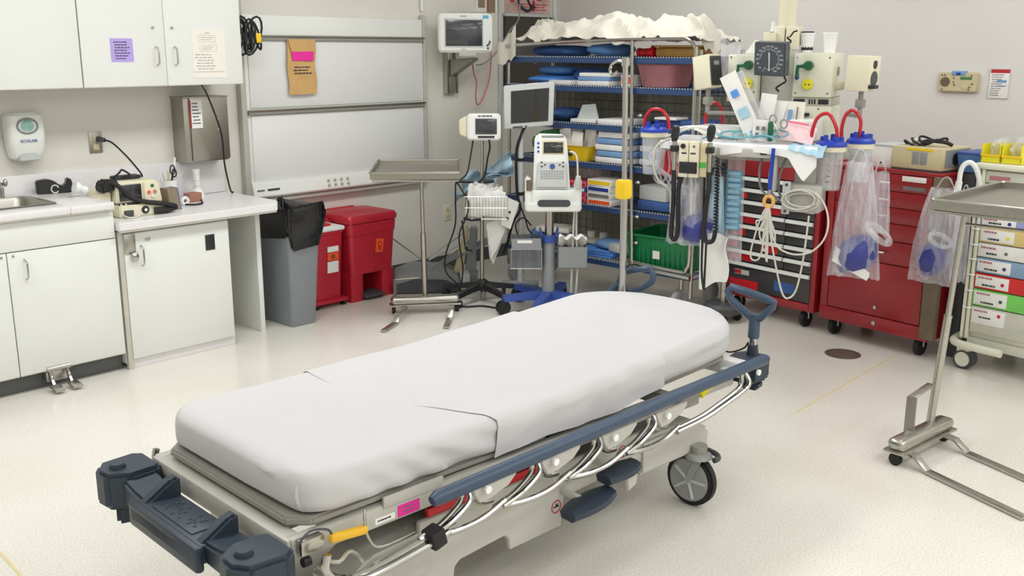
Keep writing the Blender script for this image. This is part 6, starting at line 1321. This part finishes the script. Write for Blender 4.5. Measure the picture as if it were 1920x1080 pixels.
t = thing('blue_tote', 'blue plastic tote behind the power supply on the red cart', 'tote', (CX, CY, 0), CR)
MB().loft([[(px + .76, py + .20, .992) for px, py in rrect(.06, .09, .01, 2)], [(px + .76, py + .20, 1.082) for px, py in rrect(.072, .105, .01, 2)]]).build('tub', 'wrap_blue', t); MB().bx(.685, .836, .092, .308, 1.082, 1.095, .004).build('rim', 'scanner_blue', t)
MB().bx(.72, .79, .12, .28, .0, .99, .01).build('stand', 'dark_grey', t)
# ================================================================ SUPPLY CART AT THE RIGHT EDGE
UXX, UYY, UR = 5.22, 1.60, -99
t = thing('supply_cart', 'cream supply cart with colour coded labelled drawers at the right edge', 'supply cart', (UXX, UYY, 0), UR)
MB().bx(-.03, .60, .015, .50, .17, 1.03, .004).build('body', 'cart_cream', t)
MB().bx(-.075, .65, -.03, .53, 1.03, 1.06, .012).build('top', 'cart_cream', t)
MB().bx(-.02, .59, -.004, .014, .965, 1.022, .003).build('header_strip', 'drawer_grey', t); MB().bx(.0, .10, -.006, -.003, .978, 1.0).build('header_print', 'mauve_basin', t)
for x in (-.062, -.038): MB().bx(x, x + .016, -.015, .01, .16, 1.03, .004).build('upright', 'cart_cream', t)
DR = [(.825, .958, 'drawer_white', None), (.748, .805, 'drawer_lilac', 'ink_blue'), (.668, .742, 'drawer_tan', 'yellow_bin'), (.594, .662, 'drawer_white', 'ink_soft'), (.514, .588, 'drawer_steelblue', 'ink_blue'), (.432, .508, 'drawer_red', 'red_bright'), (.342, .426, 'drawer_green', 'valve_green'), (.20, .336, 'drawer_grey', 'red_bright')]
for i, (a, b, m_, dot) in enumerate(DR):
    d = MB().bx(-.018, .588, -.006, .014, a, b, .002).build('drawer', m_, t)
    if dot:
        x1 = .155
        MB().bx(-.012, x1, -.0085, -.0055, a + .008 if i < 7 else a + .05, b - .008, .0005).build('label_card', 'paper_white', d)
        MB().cyl((x1 - .03, -.008, (a + b) / 2 - .004 if i < 7 else b - .03), (x1 - .03, -.0098, (a + b) / 2 - .004 if i < 7 else b - .03), .009, n=14).build('colour_dot', dot, d)
        print_lines(d, 'mauve_basin', -.005, .075, b - .026, b - .014, -.0088, 1, i, h=.8, fill=.9); print_lines(d, 'ink', .02, .09, a + .014 if i < 7 else a + .08, a + .026 if i < 7 else a + .09, -.0088, 1, i + 20, h=.8, fill=.9)
    MB().tube([(-.055, -.018, b - .012), (-.03, -.022, b - .012), (-.015, -.012, b - .012)], .004, 6).build('latch_pin', 'white_gloss', d)
    MB().tube([(.25, -.006, (a + b) / 2), (.255, -.03, (a + b) / 2 - .005), (.34, -.03, (a + b) / 2 - .005), (.345, -.006, (a + b) / 2)], .005, 7, sm=2).build('pull', 'light_grey', d)
MB().tube([(-.09, .40, .14), (-.11, .30, .14), (-.105, .05, .14), (-.06, -.05, .14), (.05, -.075, .14), (.19, -.08, .14)], .020, 10, sm=4).build('bumper', 'cart_cream', t)
MB().bx(-.03, .60, .0, .50, .12, .17, .006).build('base', 'drawer_grey', t)
for x, y in ((-.03, .0), (.55, .0), (-.03, .45), (.55, .45)):
    c = MB().cyl((x, y, .10), (x, y, .13), .028).prism([(x - .03, .05), (x + .03, .05), (x + .035, .115), (x - .035, .115)], y - .028, y + .028, 'xz', .006).build('caster', 'cart_cream', t)
    MB().cyl((x + .005, y - .032, .052), (x + .005, y + .032, .052), .052, n=24, bev=.005).build('tyre', 'dark_grey', c); MB().cyl((x + .005, y - .034, .052), (x + .005, y + .034, .052), .038, n=20).build('wheel', 'cart_cream', c)
MB().tube([(-.10, -.10, .86), (-.098, -.11, .98), (-.09, -.11, 1.04), (-.065, -.10, 1.065), (-.04, -.09, 1.05), (-.03, -.06, 1.0), (-.03, -.02, .92)], .0125, 10, sm=5).build('push_handle', 'white_plastic', t)
MB().cyl((-.115, -.11, .80), (-.098, -.11, .97), .020, .016, 14).build('handle_grip', 'white_plastic', t)
# yellow bins on the supply cart
for i, x in enumerate((-.02, .082)):
    b = thing('parts_bin', ['yellow open bin on the supply cart, left one', 'yellow open bin on the supply cart, right one'][i], 'bin', (UXX, UYY, 0), UR, 'yellow bins on the supply cart')
    MB().bx(x - .048, x + .048, .02, .22, 1.062, 1.068).bx(x - .048, x + .048, .02, .026, 1.068, 1.10).bx(x - .048, x - .043, .02, .22, 1.068, 1.15).bx(x + .043, x + .048, .02, .22, 1.068, 1.15).bx(x - .048, x + .048, .215, .22, 1.068, 1.15).build('shell', 'yellow_bin', b)
    MB().prism([(x - .048, 1.10), (x + .048, 1.10), (x + .048, 1.092), (x - .048, 1.092)], .012, .022, 'xz', .001).build('front_lip', 'yellow_plastic', b)
def crumple(label, x, y, z, rx, ry, rz_, seed, m_='clear_film'):
    t_ = bmesh.new(); bmesh.ops.create_icosphere(t_, subdivisions=3, radius=1.0)
    for v in t_.verts:
        n_ = 1 + .45 * noise.noise(v.co * 2.6 + Vector((seed, seed * 2, 0))); v.co = Vector((v.co.x * rx * n_, v.co.y * ry * n_, max(-.9, v.co.z * n_) * rz_))
    mb = MB(); mb._add(t_); return solo(mb, 'crumpled_bag', m_, label, 'bag', (0, 0, 0), 0, 'crumpled clear bags in the yellow bins', ang=60), (x, y, z)
for (lab, x, y, z, rx, ry, rz_, sd) in (('crumpled clear bag in the left yellow bin', -.02, .12, 1.125, .038, .08, .055, 2), ('crumpled clear bag in the right yellow bin', .082, .12, 1.13, .038, .08, .06, 5), ('tall crumpled clear bag piled above the right yellow bin', .12, .16, 1.225, .05, .06, .05, 9)):
    o, p = crumple(lab, x, y, z, rx, ry, rz_, sd)
    a_ = rad(UR); o.location = (UXX + math.cos(a_) * p[0] - math.sin(a_) * p[1], UYY + math.sin(a_) * p[0] + math.cos(a_) * p[1], p[2]); o.rotation_euler = (0, 0, a_)
# bag hanging between cart and tray stand
bag('clear bag with a blue resuscitator behind the right tray stand', -.115, -.20, .94, .455, .15, .255, .15, 11.0, -.03, par=((UXX, UYY, 0), UR))
ambu('blue hand resuscitator in the bag behind the right tray stand', -.15, -.20, .58, .074, (15, 25, 0), True, par=((UXX, UYY, 0), UR))
bag('slim clear bag hanging beside the supply cart upright', -.055, -.12, .90, .47, .07, .09, .05, 13.0, par=((UXX, UYY, 0), UR))
# ================================================================ BACK WALL fixtures
t = thing('wall_intercom', 'beige wall intercom panel with a speaker grille and small display', 'intercom', (WX, 2.165, 1.355), -90)
MB().prism(rrect(.115, .057, .012, 3, 0, .06), -.03, 0, 'xz', .006).build('case', 'beige_plastic', t)
MB().cyl((-.075, -.03, .062), (-.075, -.033, .062), .028, n=22).build('speaker_grille', 'guard_brown', t)
MB().bx(.012, .078, -.033, -.029, .077, .093, .001).build('display', 'green_wrap', t); MB().bx(-.04, .04, -.034, .0, .10, .126, .003).build('top_clip', 'pack_blue', t); MB().bx(-.012, .012, -.0355, -.033, .103, .117).build('clip_mark', 'ink_blue', t)
MB().cyl((.04, -.03, .042), (.04, -.033, .042), .022, n=20).build('dial', 'beige_plastic', t)
for (x, z, m_) in ((-.095, .10, 'dark_grey'), (-.078, .102, 'dark_grey'), (.075, .10, 'dark_grey'), (-.025, .085, 'ink_red'), (-.025, .06, 'ink_red'), (-.008, .085, 'cream_plastic'), (-.02, .045, 'valve_green'), (.07, .032, 'dark_grey'), (.083, .052, 'dark_grey'), (-.09, .018, 'dark_grey'), (.065, .018, 'dark_grey')): MB().cyl((x, -.03, z), (x, -.034, z), .0045, n=8).build('button', m_, t)
t = thing('wall_notice', 'framed white instruction notice with a red header on the back wall', 'notice', (WX, 1.94, 1.328), -90)
MB().bx(-.056, .056, -.006, 0, 0, .168, .001).build('sheet', 'paper_white', t); MB().bx(-.05, .054, -.0075, -.0055, .145, .165).build('header', 'ink_red', t)
MB().tube([(-.056, -.006, 0), (.056, -.006, 0), (.056, -.006, .168), (-.056, -.006, .168)], .002, 5, closed=True).build('frame', 'light_grey', t)
MB().bx(-.012, .04, -.0072, -.0058, .09, .105).bx(-.012, .045, -.0072, -.0058, .07, .074).build('blue_block', 'pack_blue', t); print_lines(t, 'ink_soft', -.045, .045, .01, .14, -.0062, 10, 8, fill=.7)
# cart on the far side of the boom: brown blanket and cable between shelf and carts
t = thing('grey_hamper', 'dark grey rolling hamper base half hidden behind the white sleeve', 'hamper', (5.19, 3.04, 0), -90)
MB().lathe([(0, .05), (.11, .05), (.12, .09), (.10, .11), (0, .11)], n=20).build('base', 'dark_grey', t); MB().cyl((0, 0, .10), (0, 0, .32), .018).build('stem', 'steel', t)
for k in range(4): MB().cyl((.09 * math.cos(k * PI / 2 + .6), .09 * math.sin(k * PI / 2 + .6) - .01, .025), (.09 * math.cos(k * PI / 2 + .6), .09 * math.sin(k * PI / 2 + .6) + .01, .025), .025, n=14).build('caster', 'black_rubber', t)
